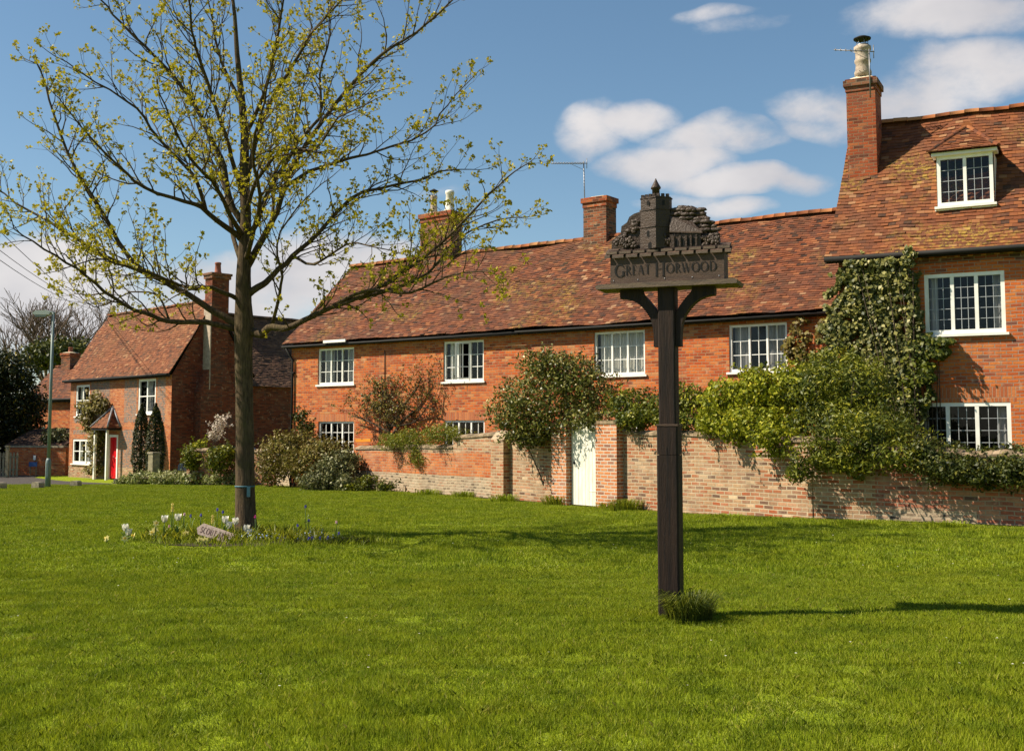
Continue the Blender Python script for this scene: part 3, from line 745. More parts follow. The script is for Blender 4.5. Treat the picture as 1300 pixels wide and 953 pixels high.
facade(mb, .12, LC, -.6, ztop, wy, holes, cm, cxs, czs)
D2 = HD * 2
mb.poly([(.12, D2 - .1, -.6), (.12, wy, -.6), (.12, wy, ztop), (.12, HD, RZ - .12), (.12, D2 - .1, ztop)], 'brick_cottage')
mb.poly([(LC, D2 - .1, -.6), (.12, D2 - .1, -.6), (.12, D2 - .1, ztop), (LC, D2 - .1, ztop)], 'brick_cottage')
mb.poly([(LC, wy, -.6), (LC, D2 - .1, -.6), (LC, D2 - .1, ztop), (LC, HD, RZ - .12), (LC, wy, ztop)], 'brick_cottage')
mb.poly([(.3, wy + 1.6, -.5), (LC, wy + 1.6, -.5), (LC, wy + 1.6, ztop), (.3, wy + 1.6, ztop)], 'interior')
for k in range(0, 60):   # dentil course below the eaves
    x = .3 + k * .31
    mb.box(x, x + .11, wy - .035, wy + .002, ztop - .11, ztop - .035, 'brick_band')
mb.build('wall', cot)
mb = MB()
S1 = slope_tiles(mb, (-.12, -.03, EZ), (LC, -.03, EZ), (-.02, HD, RZ), (LC, HD, RZ), 'tile_cottage', seed=3, sag=.035, prof=lambda v: .05 * math.exp(-v * 9))
slope_tiles(mb, (LC, D2 + .03, EZ), (-.12, D2 + .03, EZ), (LC, HD, RZ), (-.02, HD, RZ), 'tile_cottage', gauge=.3, tw=.5, seed=4)
rf = mb.build('roof', cot)
mb = MB(); ridge_tiles(mb, (-.05, HD, RZ + .03), (LC, HD, RZ + .03)); mb.build('ridge', rf)
mb = MB()
mb.tube([(-.1, -.09, EZ - .06), (5.3, -.09, EZ - .075), (9.5, -.1, EZ - .09)], .034, 'black', 8); mb.tube([(9.4, -.09, EZ - .05), (14, -.09, EZ - .06), (LC, -.09, EZ - .07)], .034, 'black', 8)
mb.box(-.1, LC, -.035, .0, EZ - .12, EZ - .02, 'black'); mb.build('gutter', cot)
mb = MB(); dpx = .24
mb.tube([(dpx - .16, -.08, EZ - .1), (dpx - .1, wy - .08, EZ - .35), (dpx, wy - .06, EZ - .5), (dpx, wy - .06, -.3)], .04, 'black', 8)
for z in (.8, 2.2, 3.6): mb.box(dpx - .07, dpx + .07, wy - .09, wy - .003, z, z + .05, 'black')
mb.build('downpipe', cot)
mb = MB(); a = fc.loc(411, 434, -.16); b = fc.loc(439, 432, -.16); mb.box(a[0], b[0], -.19, -.15, a[1] - .04, a[1] + .045, 'white'); mb.build('white_fascia_board', cot)
mb = MB(); mb.tube([(fc.loc(489, 440, wy)[0], wy - .02, 4.2), (fc.loc(489, 470, wy)[0], wy - .02, 3.2)], .012, 'black', 6)
mb.tube([fc.to(P(1000, 447, 27.3)) * 1.0, fc.to(P(960, 450, 27.9))], .01, 'black', 5) if False else None
mb.build('cable', cot)
window(cot, wr['w1'], wy + .04, 3, 2, 3, curtain=('curtain_grey', [(0, .3), (.7, 1)]))
window(cot, wr['w2'], wy + .04, 3, 2, 3, open_light=1, curtain=('curtain', [(0, .3)]), label='white casement window with one light standing open')
window(cot, wr['w3'], wy + .04, 3, 2, 3, curtain=('curtain', [(0, 1)]), label='white casement window with closed pale curtains')
window(cot, wr['w4'], wy + .04, 3, 2, 3, curtain=('curtain_grey', [(0, .24), (.6, 1)]))
for k in ('g1', 'g2', 'g3'): window(cot, wr[k], wy + .04, 3, 2, 3 if k == 'g1' else 2)
# chimneys
def stack(parent, x0, x1, y0, y1, z0, z1, m='brick_chimney', cap=.06, pots=(), corb=True, name='chimney', flaunch=None):
    mb = MB(); mb.box(x0, x1, y0, y1, z0, z1 - .3, m)
    if corb:
        mb.box(x0 - .02, x1 + .02, y0 - .02, y1 + .02, z1 - .3, z1 - .16, 'brick_stack'); mb.box(x0 - cap, x1 + cap, y0 - cap, y1 + cap, z1 - .16, z1 - .01, 'brick_stack')
    else: mb.box(x0 - .03, x1 + .03, y0 - .03, y1 + .03, z1 - .3, z1 - .01, m)
    o = mb.build(name, parent)
    fl = MB(); cxm, cym = (x0 + x1) / 2, (y0 + y1) / 2; fh = flaunch or .05
    t = [(x0, y0), (x1, y0), (x1, y1), (x0, y1)]; q = [(cxm + (x - cxm) * .5, cym + (y - cym) * .5) for x, y in t]
    for i in range(4):
        j = (i + 1) % 4; fl.poly([(*t[i], z1 - .008), (*t[j], z1 - .008), (*q[j], z1 + fh), (*q[i], z1 + fh)], 'mortar')
    fl.poly([(*p, z1 + fh) for p in q], 'mortar'); fl.build('flaunching', o)
    return o
def pot(parent, x, y, z, h, r, m='pot', cowl=None):
    mb = MB(); mb.lathe([(r * 1.15, 0), (r * 1.15, .06), (r, .1), (r * .86, h * .8), (r * 1.0, h * .84), (r * 1.02, h * .93), (r * .9, h)], m, (x, y, z))
    o = mb.build('chimney_pot', parent)
    if cowl:
        c = MB()
        for k in range(4):
            a = k * math.pi / 2 + .4; c.tube([(x + math.cos(a) * r * .8, y + math.sin(a) * r * .8, z + h - .02), (x + math.cos(a) * r * .8, y + math.sin(a) * r * .8, z + h + .14)], .008, 'black', 5)
        c.lathe([(r * 1.25, 0), (r * 1.3, .03), (r * .8, .06), (.02, .1)], 'black', (x, y, z + h + .13)); c.build('cowl', o)
    return o
# middle chimney: local position on the ridge seen at x 748-781
def ridge_x(f, px, hd, rz):
    d = pdir(px, 300); n_ = f.loc(px, 300, hd); return n_[0]
xa, xb = ridge_x(fc, 747, HD, RZ), ridge_x(fc, 772, HD, RZ)
_, zt = fc.loc(760, 249, HD - .3)
c1 = stack(cot, xa, xa + .80, HD - .28, HD + .30, RZ - .55, zt)
xa2 = ridge_x(fc, 541, HD, RZ); xb2 = ridge_x(fc, 566, HD, RZ); _, zt2 = fc.loc(550, 270, HD - .3)
c2 = stack(cot, xa2, xa2 + .62, HD - .30, HD + .25, RZ - .5, zt2); _, zc = fc.loc(559, 243, HD)
pot(c2, xa2 + .33, HD, zt2 + .03, .62, .12, 'pot', True)
c3 = stack(cot, xa2 + .72, xa2 + 1.34, HD - .34, HD + .25, RZ - .5, zt2 + .0)
pot(c3, xa2 + 1.02, HD, zt2 + .03, .70, .15, 'pot_white')
mb = MB(); mb.box(xa2 + .62, xa2 + .72, HD - .2, HD + .15, RZ - .4, zt2 - .4, 'brick_chimney'); mb.build('chimney_link', c2)

# tv aerial on the cottage ridge
def yagi(name, label, mast, boomdir, L, n, el, mr=.018):
    base, top = Vector(mast[0]), Vector(mast[1]); rt = root(name, label, 'aerial', base)
    a = MB(); a.tube([(0, 0, 0), top - base], mr, 'metal', 6); a.build('mast', rt)
    b = MB(); t = top - base + Vector((0, 0, -.06)); bd = Vector(boomdir).normalized(); sd_ = bd.cross(Vector((0, 0, 1))).normalized()
    e = t + bd * L; b.tube([t - bd * .12, e], .012, 'metal', 6)
    for k in range(n):
        p = t.lerp(e, (k + .6) / n); l = el * (1 - .35 * k / n); b.tube([p - sd_ * l, p + sd_ * l], .007, 'metal', 5)
        b.tube([p - Vector((0, 0, .025)), p + Vector((0, 0, .045))], .007, 'metal', 5)
    b.tube([t - bd * .1 + Vector((0, 0, -.16)), t - bd * .1 + Vector((0, 0, .16))], .01, 'metal', 5)
    b.tube([t + Vector((0, 0, -.2)), t + bd * .45], .006, 'metal', 5)
    b.build('antenna', rt); return rt
Yc = fc.w(xa, HD, RZ).y
am0, am1 = P(743, 285, Yc - .1), P(741, 205, Yc - .1)
yagi('tv_aerial', 'tall thin television aerial beside the pot-less chimney of the long cottage', (am0, am1), (P(697, 205, Yc - .4) - am1), 1.02, 12, .16)

# ================================================================== TALL HOUSE
ft = Frame(7.13, 25.2, 0, -math.atan2(.462, .887))
LT = 9.0; TEZ = ft.loc(1060, 327, 0)[1]; TH = 2.62; TRZ = 9.12; tw_ = .16
th = root('tall_brick_house', 'tall red brick house with steep tiled roof, dormer and ivy on its front', 'house', ft.o, ft.a)
tr = {'u': ft.rect(1173, 349, 1277.5, 421.5, tw_), 'l': ft.rect(1161.5, 511.5, 1285.5, 583, tw_)}
mb = MB(); ztt = TEZ - .05
def tm(x, z):
    a, b, c, d = tr['l']
    if a - .15 < x < b + .12 and d < z < d + .32: return 'brick_soldier'
    if z > ztt - .2: return 'brick_chimney'
    return 'brick_tall'
facade(mb, .1, LT, -.3, ztt, tw_, [tr['u'], tr['l']], tm, [tr['l'][0] - .15, tr['l'][1] + .12], [tr['l'][3] + .32, ztt - .2])
D2 = TH * 2
mb.poly([(.1, D2, -.3), (.1, tw_, -.3), (.1, tw_, ztt), (.1, TH, TRZ - .12), (.1, D2, ztt)], 'brick_tall')
mb.poly([(LT, tw_, -.3), (LT, D2, -.3), (LT, D2, ztt), (LT, TH, TRZ - .12), (LT, tw_, ztt)], 'brick_tall')
mb.poly([(LT, D2, -.3), (.1, D2, -.3), (.1, D2, ztt), (LT, D2, ztt)], 'brick_tall')
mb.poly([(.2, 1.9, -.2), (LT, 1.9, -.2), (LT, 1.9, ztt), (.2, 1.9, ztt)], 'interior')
for k in range(0, 34):
    x = .2 + k * .26; mb.box(x, x + .1, tw_ - .05, tw_ + .002, ztt - .1, ztt - .03, 'brick_band')
mb.build('wall', th)
mb = MB()
flare = lambda v: -.10 * math.sin(min(1, v * 1.15) * math.pi) * (1 - v) * 1.6
slope_tiles(mb, (-.16, -.04, TEZ), (LT, -.04, TEZ), (-.0, TH, TRZ), (LT, TH, TRZ), 'tile_tall', seed=8, sag=.04, prof=flare, gauge=.105)
slope_tiles(mb, (LT, D2 + .04, TEZ), (-.16, D2 + .04, TEZ), (LT, TH, TRZ), (0, TH, TRZ), 'tile_tall', gauge=.3, tw=.5, seed=9)
rf = mb.build('roof', th)
mb = MB(); ridge_tiles(mb, (.35, TH, TRZ + .02), (LT, TH, TRZ + .02), seed=5); mb.build('ridge', rf)
mb = MB(); mb.tube([(-.15, -.11, TEZ - .05), (4, -.11, TEZ - .06), (LT, -.11, TEZ - .05)], .06, 'black', 8); mb.box(-.15, LT, -.04, .0, TEZ - .13, TEZ - .02, 'black'); mb.build('gutter', th)
window(th, tr['u'], tw_ + .01, 3, 3, 5, fw=.08, bar=.011, barm='leadbar', sill=True, mull=.075, curtain=('curtain_grey', [(0, .12), (.9, 1)]))
window(th, tr['l'], tw_ + .01, 3, 3, 4, fw=.08, bar=.011, barm='leadbar', sill=False, mull=.08, curtain=('curtain_grey', [(0, .1), (.88, 1)]))
# dormer: front plane near the roof surface
dy = .80
dx0, dx1, dz0, dz1 = ft.rect(1189, 205, 1262, 257, dy); dz1 = ft.loc(1224, 196, dy)[1]
mb = MB()
def roofy(z): return (z - TEZ) / (TRZ - TEZ) * TH      # where the main roof is at this height
for xx in (dx0 - .02, dx1 + .02):
    mb.poly([(xx, dy + .07, dz0 - .05), (xx, dy + .07, dz1), (xx, roofy(dz1) + .1, dz1)], 'white')
mb.box(dx0 - .1, dx1 + .1, dy - .1, dy + .3, dz1, dz1 + .07, 'white'); mb.box(dx0 - .06, dx1 + .06, dy - .02, dy + .25, dz0 - .09, dz0 - .02, 'white')
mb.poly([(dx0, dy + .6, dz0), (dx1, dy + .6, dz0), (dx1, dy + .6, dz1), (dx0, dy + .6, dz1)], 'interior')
dm = mb.build('dormer', th)
rz_ = ft.loc(1226, 160, dy + .85)[1]; mid = (dx0 + dx1) / 2; e = .14; rb = roofy(rz_) + .1; z_e = dz1 + .08; hb = dy + .85
mb = MB()
slope_tiles(mb, (dx0 - e, dy - .18, z_e), (dx1 + e, dy - .18, z_e), (mid - .03, hb, rz_), (mid + .03, hb, rz_), 'tile_tall', seed=12, sag=.01, gauge=.09)
slope_tiles(mb, (dx0 - e, roofy(z_e) + .1, z_e), (dx0 - e, dy - .18, z_e), (mid, rb, rz_), (mid, hb, rz_), 'tile_tall', seed=13, sag=.01, gauge=.09)
slope_tiles(mb, (dx1 + e, dy - .18, z_e), (dx1 + e, roofy(z_e) + .1, z_e), (mid, hb, rz_), (mid, rb, rz_), 'tile_tall', seed=14, sag=.01, gauge=.09)
ridge_tiles(mb, (mid, hb - .12, rz_ - .02), (mid, rb, rz_ + .01), seed=3, step=.3)
for sx_ in (dx0 - e, dx1 + e): ridge_tiles(mb, (sx_, dy - .18, z_e), (mid, hb - .05, rz_ - .03), m='tile_tall', rad=.05, step=.16, seed=6, drop=.0)
mb.build('dormer_roof', dm)
window(dm, (dx0, dx1, dz0, dz1), dy, 2, 3, 4, fw=.075, bar=.011, barm='leadbar', sill=True, mull=.07, name='window')
# chimney on the left gable
cyy = TH - 1.05
kx0 = ft.loc(1075, 150, cyy)[0]; kx1 = ft.loc(1112, 150, cyy)[0]; kz = ft.loc(1093, 98, cyy)[1]
mb = MB(); mb.box(kx0, kx1, cyy, cyy + .75, TRZ - 2.1, kz - .32, 'brick_stack')
mb.box(kx0 - .02, kx1 + .02, cyy - .02, cyy + .77, kz - .32, kz - .02, 'brick_stack'); mb.box(kx0 - .06, kx1 + .06, cyy - .06, cyy + .81, kz - .2, kz - .06, 'brick_chimney')
mb.prism([(kx0 + .005, TRZ - 3.4), (kx0 + .45, TRZ - 3.4), (kx0 + .45, TRZ - 2.1), (kx0 + .005, TRZ - 2.1)], cyy + .1, cyy + .7, 'brick_chimney')
ck = mb.build('chimney', th)
mb = MB(); cxm = (kx0 + kx1) / 2; cym = cyy + .37
mb.lathe([(.42, 0), (.36, .05), (.2, .11), (.17, .16)], 'mortar', (cxm, cym, kz - .02), 4); mb.build('flaunching', ck)
mb = MB(); mb.lathe([(.19, 0), (.2, .12), (.17, .2), (.165, .32), (.19, .36), (.19, .42), (.165, .46), (.17, .62), (.2, .66), (.2, .74), (.15, .76)], 'pot', (cxm, cym, kz + .1), 20); po = mb.build('chimney_pot', ck)
mb = MB()
for k in range(6):
    a = k * math.pi / 3; mb.tube([(cxm + math.cos(a) * .13, cym + math.sin(a) * .13, kz + .84), (cxm + math.cos(a) * .13, cym + math.sin(a) * .13, kz + 1.02)], .01, 'metal', 5)
mb.lathe([(.16, .84), (.16, .88), (.13, .9)], 'metal', (cxm, cym, kz)); mb.lathe([(.2, 1.02), (.205, 1.05), (.12, 1.09), (.02, 1.11)], 'black', (cxm, cym, kz)); mb.build('cowl', po)
ab = ft.w(kx1 - .1, cyy - .08, kz - .55); at_ = ft.w(kx1 - .1, cyy - .08, kz + .62)
yagi('tv_aerial', 'small television aerial strapped to the tall chimney at top right', (ab, at_), (P(1062, 71, 26.6) - P(1104, 73, 26.3)), .82, 7, .1, .016)

# ================================================================== LEFT COTTAGE WITH RED DOOR
BZ = -.46; fl_ = Frame(-21.43, 55, 0, -R(43.9)); LL = 9.55; LEZ = fl_.loc(213, 474, 0)[1]; LH = 2.08; LRZ = LEZ + 3.28; lw_ = .15
hl = root('red_door_cottage', 'brick cottage with grey brick panels, red front door and tiled roof beyond the tree', 'house', fl_.o + Vector((0, 0, 0)), fl_.a)
lr = {'u1': fl_.rect(97, 489, 113, 528, lw_), 'u2': fl_.rect(176, 481.5, 197, 525, lw_), 'l': fl_.rect(92.5, 557, 116.5, 589, lw_), 'd': fl_.rect(138, 553, 148.5, 606, lw_)}
d_ = lr['d']; lr['d'] = (d_[0], d_[1], BZ, d_[3])
mb = MB(); zt_ = LEZ - .04
oc0, oc1 = fl_.loc(139, 500, lw_)[0], fl_.loc(158, 500, lw_)[0]
def lm(x, z):
    if z < BZ + .55: return 'brick_wall'
    if x < .5 or x > LL - .5: return 'brick_band'
    for k in lr:
        a, b, c, d = lr[k]
        if a - .14 < x < b + .14 and c - .1 < z < d + .22: return 'brick_band'
    if 1.78 < z < 2.1: return 'brick_band'
    if oc0 < x < oc1 and z > 2.1: return 'brick_band'
    return 'brick_grey'
cxs = [.5, LL - .5, oc0, oc1] + [v for k in lr for v in (lr[k][0] - .14, lr[k][1] + .14)]; czs = [BZ + .55, 1.78, 2.1] + [v for k in lr for v in (lr[k][2] - .1, lr[k][3] + .22)]
facade(mb, .1, LL, BZ - .3, zt_, lw_, list(lr.values()), lm, cxs, czs, depth=.08)
D2 = LH * 2
mb.poly([(.1, D2, BZ - .3), (.1, lw_, BZ - .3), (.1, lw_, zt_), (.1, LH, LRZ - .1), (.1, D2, zt_)], 'brick_gable_shade')
mb.poly([(LL, lw_, BZ - .3), (LL, D2, BZ - .3), (LL, D2, zt_), (LL, LH, LRZ - .1), (LL, lw_, zt_)], 'brick_gable_shade')
mb.poly([(LL, D2, BZ - .3), (.1, D2, BZ - .3), (.1, D2, zt_), (LL, D2, zt_)], 'brick_cottage')
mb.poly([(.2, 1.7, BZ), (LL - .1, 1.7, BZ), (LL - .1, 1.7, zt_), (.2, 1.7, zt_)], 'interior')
mb.build('wall', hl)
mb = MB()
slope_tiles(mb, (-.2, -.05, LEZ), (LL + .12, -.05, LEZ), (-.1, LH, LRZ), (LL + .1, LH, LRZ), 'tile_far', seed=21, gauge=.11, tw=.18)
slope_tiles(mb, (LL + .12, D2 + .05, LEZ), (-.2, D2 + .05, LEZ), (LL + .1, LH, LRZ), (-.1, LH, LRZ), 'tile_far', gauge=.3, tw=.5, seed=22)
rf = mb.build('roof', hl); mb = MB(); ridge_tiles(mb, (-.1, LH, LRZ + .02), (LL + .1, LH, LRZ + .02), m='tile_far', rad=.1); mb.build('ridge', rf)
mb = MB(); mb.tube([(-.2, -.12, LEZ - .05), (LL + .1, -.12, LEZ - .05)], .055, 'black', 8); mb.box(-.2, LL + .1, -.05, .0, LEZ - .14, LEZ - .02, 'black')
mb.tube([(LL + .05, -.02, LEZ - .03), (LL + .05, LH, LRZ - .03)], .04, 'black', 6); mb.tube([(LL + .05, D2 + .02, LEZ - .03), (LL + .05, LH, LRZ - .03)], .04, 'black', 6); mb.build('gutter', hl)
window(hl, lr['u1'], lw_ + .02, 2, 1, 1, fw=.1, mull=.09, sash=True, curtain=('curtain', [(0, .25), (.75, 1)]))
window(hl, lr['u2'], lw_ + .02, 2, 1, 1, fw=.1, mull=.09, sash=True, curtain=('curtain_grey', [(.25, .6)]))
window(hl, lr['l'], lw_ + .02, 3, 1, 1, fw=.1, mull=.09, sash=True, curtain=('curtain', [(.1, .3), (.45, .8)]))
a, b, c, d = lr['d']; mb = MB(); mb.box(a + .06, b - .06, lw_ + .06, lw_ + .1, c + .05, d - .06, 'red_door')
for (zz0, zz1) in ((.15, .8), (.95, 1.75)):
    for (p0, p1) in ((.12, .42), (.55, .85)):
        mb.box(a + (b - a) * p0, a + (b - a) * p1, lw_ + .045, lw_ + .061, c + zz0, c + zz1, 'red_door')
dr = mb.build('door', hl); mb = MB(); mb.blob((b - .15, lw_ + .02, c + .95), (.04, .04, .04), 'rim', sub=6); mb.build('handle', dr); mb = MB(); mb.box(a + .4, b - .4, lw_ + .03, lw_ + .046, c + 1.0, c + 1.05, 'rim'); mb.build('letterbox', dr)
mb = MB(); mb.box(a - .04, a + .06, lw_ - .03, lw_ + .1, c, d + .05, 'white'); mb.box(b - .06, b + .04, lw_ - .03, lw_ + .1, c, d + .05, 'white'); mb.box(a + .06, b - .06, lw_ - .03, lw_ + .1, d - .06, d + .05, 'white'); mb.build('door_frame', hl)
# half-pyramid porch roof on two posts
px1, pz = fl_.loc(154, 543, lw_); pd = .3
while fl_.loc(136.4, 544, lw_ - pd)[0] < px1 and pd < 2.2: pd += .02
px0 = fl_.loc(114.6, 543.5, lw_ - pd)[0]; xm, az = fl_.loc(144, 518, lw_)
mb = MB()
slope_tiles(mb, (px0, lw_ - pd, pz), (px1, lw_ - pd, pz), (xm - .02, lw_ - .02, az), (xm + .02, lw_ - .02, az), 'tile_far', seed=31, sag=.005, gauge=.11)
slope_tiles(mb, (px1, lw_ - pd, pz), (px1, lw_, pz), (xm, lw_ - .02, az), (xm, lw_, az), 'tile_far', seed=32, sag=.0, gauge=.11)
slope_tiles(mb, (px0, lw_, pz), (px0, lw_ - pd, pz), (xm, lw_, az), (xm, lw_ - .02, az), 'tile_far', seed=33, sag=.0, gauge=.11)
mb.box(px0 + .03, px1 - .03, lw_ - pd + .03, lw_ - .002, pz - .1, pz - .01, 'black')
pr = mb.build('porch_roof', hl); mb = MB()
mb.tube([(px1, lw_ - pd, pz + .05), (xm, lw_ - .03, az + .06)], .05, 'lead', 6); mb.tube([(px0, lw_ - pd, pz + .05), (xm, lw_ - .03, az + .06)], .04, 'lead', 6); mb.tube([(px1 + .02, lw_ - .05, pz + .05), (xm, lw_ - .03, az + .06)], .045, 'lead', 6); mb.build('lead_hip', pr)
for xx in (fl_.loc(135.5, 580, lw_ - pd + .17)[0], fl_.loc(135.5, 580, lw_ - pd + .17)[0] - 1.15):
    mb = MB(); mb.box(xx - .05, xx + .05, lw_ - pd + .12, lw_ - pd + .22, BZ - .1, pz - .1, 'white'); mb.build('porch_post', hl)
# chimney breast on the gable
zc_ = fl_.loc(280, 347, LH)[1]; sx = LL
mb = MB(); mb.prism([(LH - .85, BZ - .3), (LH + .85, BZ - .3), (LH + .85, 3.4), (LH + .42, 4.5), (LH + .42, zc_ - .25), (LH - .42, zc_ - .25), (LH - .42, 4.5), (LH - .85, 3.4)], sx + .003, sx + .55, 'brick_gable_shade', axis='x')
mb.box(sx - .06, sx + .62, LH - .48, LH + .48, zc_ - .25, zc_ - .1, 'brick_chimney'); mb.box(sx - .1, sx + .66, LH - .52, LH + .52, zc_ - .1, zc_, 'brick_chimney')
mb.box(sx - .02, sx + .0, LH - .42, LH + .42, LRZ - .6, zc_ - .25, 'brick_cottage')
ch = mb.build('chimney', hl)
pot(ch, sx + .3, LH, zc_, .5, .14, 'pot_red')
mb = MB(); mb.box(sx + .0, sx + .556, LH - .47, LH - .424, 3.5, LRZ - .3, 'render'); mb.build('mortar_fillet', ch)
# rear wing
fw_ = Frame(*(fl_.w(LL - .4, D2 + .3, 0)), fl_.a + R(90))       # local x runs back along the wing's right side
rw = root('rear_wing', 'dark tiled brick wing behind the gable of the red door cottage', 'house', fw_.o, fw_.a)
WL = 9; we = 3.75; wd = 2.6; wz = 7.2
mb = MB(); mb.box(.0, WL, .15, wd * 2, BZ - .3, we, 'brick_gable_shade')
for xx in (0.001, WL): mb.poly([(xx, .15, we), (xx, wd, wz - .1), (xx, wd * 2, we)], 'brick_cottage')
mb.build('wall', rw)
mb = MB(); slope_tiles(mb, (-.15, -.05, we), (WL, -.05, we), (-.1, wd, wz), (WL, wd, wz), 'tile_dark', seed=41, gauge=.11, tw=.18, prof=lambda v: -.16 * math.sin(v * math.pi))
slope_tiles(mb, (WL, wd * 2 + .05, we), (-.15, wd * 2 + .05, we), (WL, wd, wz), (-.1, wd, wz), 'tile_dark', seed=42, gauge=.3, tw=.5)
rf = mb.build('roof', rw); mb = MB(); ridge_tiles(mb, (-.1, wd, wz + .02), (WL, wd, wz + .02), m='tile_dark'); mb.build('ridge', rf)

# ================================================================== FAR HOUSES
def simple_house(name, label, f, L, ez, hd, rz, wm, tmn, bz, chim=None, tiles=True):
    rt = root(name, label, 'house', f.o, f.a); mb = MB()
    mb.box(.1, L, .15, hd * 2, bz, ez - .03, wm)
    for xx in (.1, L): mb.poly([(xx, .15, ez - .03), (xx, hd, rz - .1), (xx, hd * 2, ez - .03)], wm)
    mb.build('wall', rt); mb = MB()
    slope_tiles(mb, (-.1, -.05, ez), (L + .1, -.05, ez), (-.1, hd, rz), (L + .1, hd, rz), tmn, seed=int(L * 10), gauge=.13, tw=.2)
    slope_tiles(mb, (L + .1, hd * 2 + .05, ez), (-.1, hd * 2 + .05, ez), (L + .1, hd, rz), (-.1, hd, rz), tmn, seed=2, gauge=.4, tw=.6)
    ridge_tiles(mb, (-.1, hd, rz + .02), (L + .1, hd, rz + .02), m=tmn); mb.build('roof', rt)
    mb = MB(); mb.tube([(-.1, -.12, ez - .05), (L + .1, -.12, ez - .05)], .06, 'black', 6); mb.box(-.1, L, -.04, .1, ez - .2, ez - .03, 'black'); mb.build('gutter', rt)
    if chim:
        for c in chim:
            o = stack(rt, *c[:6]); pot(o, (c[0] + c[1]) / 2, (c[2] + c[3]) / 2, c[5], .35, .14, 'pot_red')
    return rt
p = P(30, 505, 68)
fh = Frame(p.x, 68, 0, -R(30)); ez = fh.loc(75, 506, 0)[1]; rz = fh.loc(75, 466, 2.3)[1]
cxh = fh.loc(88, 450, 2.3)[0]
simple_house('far_cottage', 'low brick cottage with dark stained tile roof behind the street lamp', fh, 7.0, ez, 2.3, rz, 'brick_cottage', 'tile_cottage', -1, [(cxh - .35, cxh + .45, 2.0, 2.7, rz - .4, fh.loc(88, 448, 2.3)[1])])
p = P(98, 470, 95); f2 = Frame(p.x, 95, 0, R(-8)); simple_house('distant_house', 'distant grey roofed house showing above the far cottage roof', f2, 12, f2.loc(100, 462, 0)[1], 3, f2.loc(100, 441, 3)[1], 'brick_cottage', 'tile_dark', -1)

# ================================================================== GARDEN WALL
A = Vector((-.56, 29.2)); B = Vector((5.46, 21.1)); dAB = (B - A).normalized()
fg = Frame(A.x, A.y, 0, math.atan2(dAB.y, dAB.x)); LW = (B - A).length
gw = root('garden_wall', 'old brick garden wall with a white gate in front of the long cottage', 'wall', fg.o, fg.a)
def wall_seg(mb, x0, x1, h0, h1, th, bands, y=0., capm='coping', step=.45, jag=.025, seed=0):
    """bands: list of (z, material) from bottom; last reaches the top"""
    rs = random.Random(seed); n = max(1, int((x1 - x0) / step)); xs = [x0 + (x1 - x0) * i / n for i in range(n + 1)]
    hs = [h0 + (h1 - h0) * i / n + rs.uniform(-jag, jag) for i in range(n + 1)]
    zs = [-.15] + [b[0] for b in bands[:-1]]
    for i in range(n):
        a, b = xs[i], xs[i + 1]; ha, hb = hs[i], hs[i + 1]
        for k, (zt, m) in enumerate(bands):
            z0 = zs[k]; za, zb = (zt, zt) if k < len(bands) - 1 else (ha, hb)
            mb.poly([(a, y, z0), (b, y, z0), (b, y, zb), (a, y, za)], m, uvs=[(a, z0), (b, z0), (b, zb), (a, za)])
            mb.poly([(b, y + th, z0), (a, y + th, z0), (a, y + th, za), (b, y + th, zb)], m)
            if i == 0: mb.poly([(a, y + th, z0), (a, y, z0), (a, y, za), (a, y + th, za)], m)
            if i == n - 1: mb.poly([(b, y, z0), (b, y + th, z0), (b, y + th, zb), (b, y, zb)], m)
        # rounded weathered coping
        prev = None
        for t in range(5):
            yy = y - .03 + (th + .06) * t / 4; dz = .07 * math.sin(math.pi * t / 4) - .01
            cur = [(a, yy, ha + dz), (b, yy, hb + dz)]
            if prev: mb.poly([prev[0], prev[1], cur[1], cur[0]], capm, uvs=[(a, t * .07), (b, t * .07), (b, t * .07 + .07), (a, t * .07 + .07)])
            prev = cur
        mb.poly([(a, y - .03, ha - .01), (a, y - .03, ha - .05), (b, y - .03, hb - .05), (b, y - .03, hb - .01)], capm)
gx0, gx1 = fg.loc(728, 600, 0)[0], fg.loc(764, 600, 0)[0]
pl0, pr1 = fg.loc(700, 600, -.2)[0], fg.loc(783, 600, -.2)[0]
bx0, bx1 = fg.loc(623, 600, -.2)[0], fg.loc(639, 600, -.2)[0]
xl = fg.to(Vector((-4.75, 34.84, 0))).x
mb = MB()
wall_seg(mb, bx1 - .1, gx0 - .3, 1.66, 1.62, .34, [(9, 'brick_wall')], seed=1)
wall_seg(mb, gx1 + .3, LW, 1.72, 1.55, .34, [(9, 'brick_wall')], seed=2)
wall_seg(mb, fg.loc(575, 600, 0)[0], bx1 - .1, 1.55, 1.66, .34, [(.52, 'brick_rubble'), (1.15, 'brick_band'), (9, 'brick_wall')], seed=3)
wall_seg(mb, xl, fg.loc(575, 600, 0)[0], 1.22, 1.30, .34, [(.52, 'brick_rubble'), (1.12, 'brick_band'), (9, 'brick_wall')], seed=4)
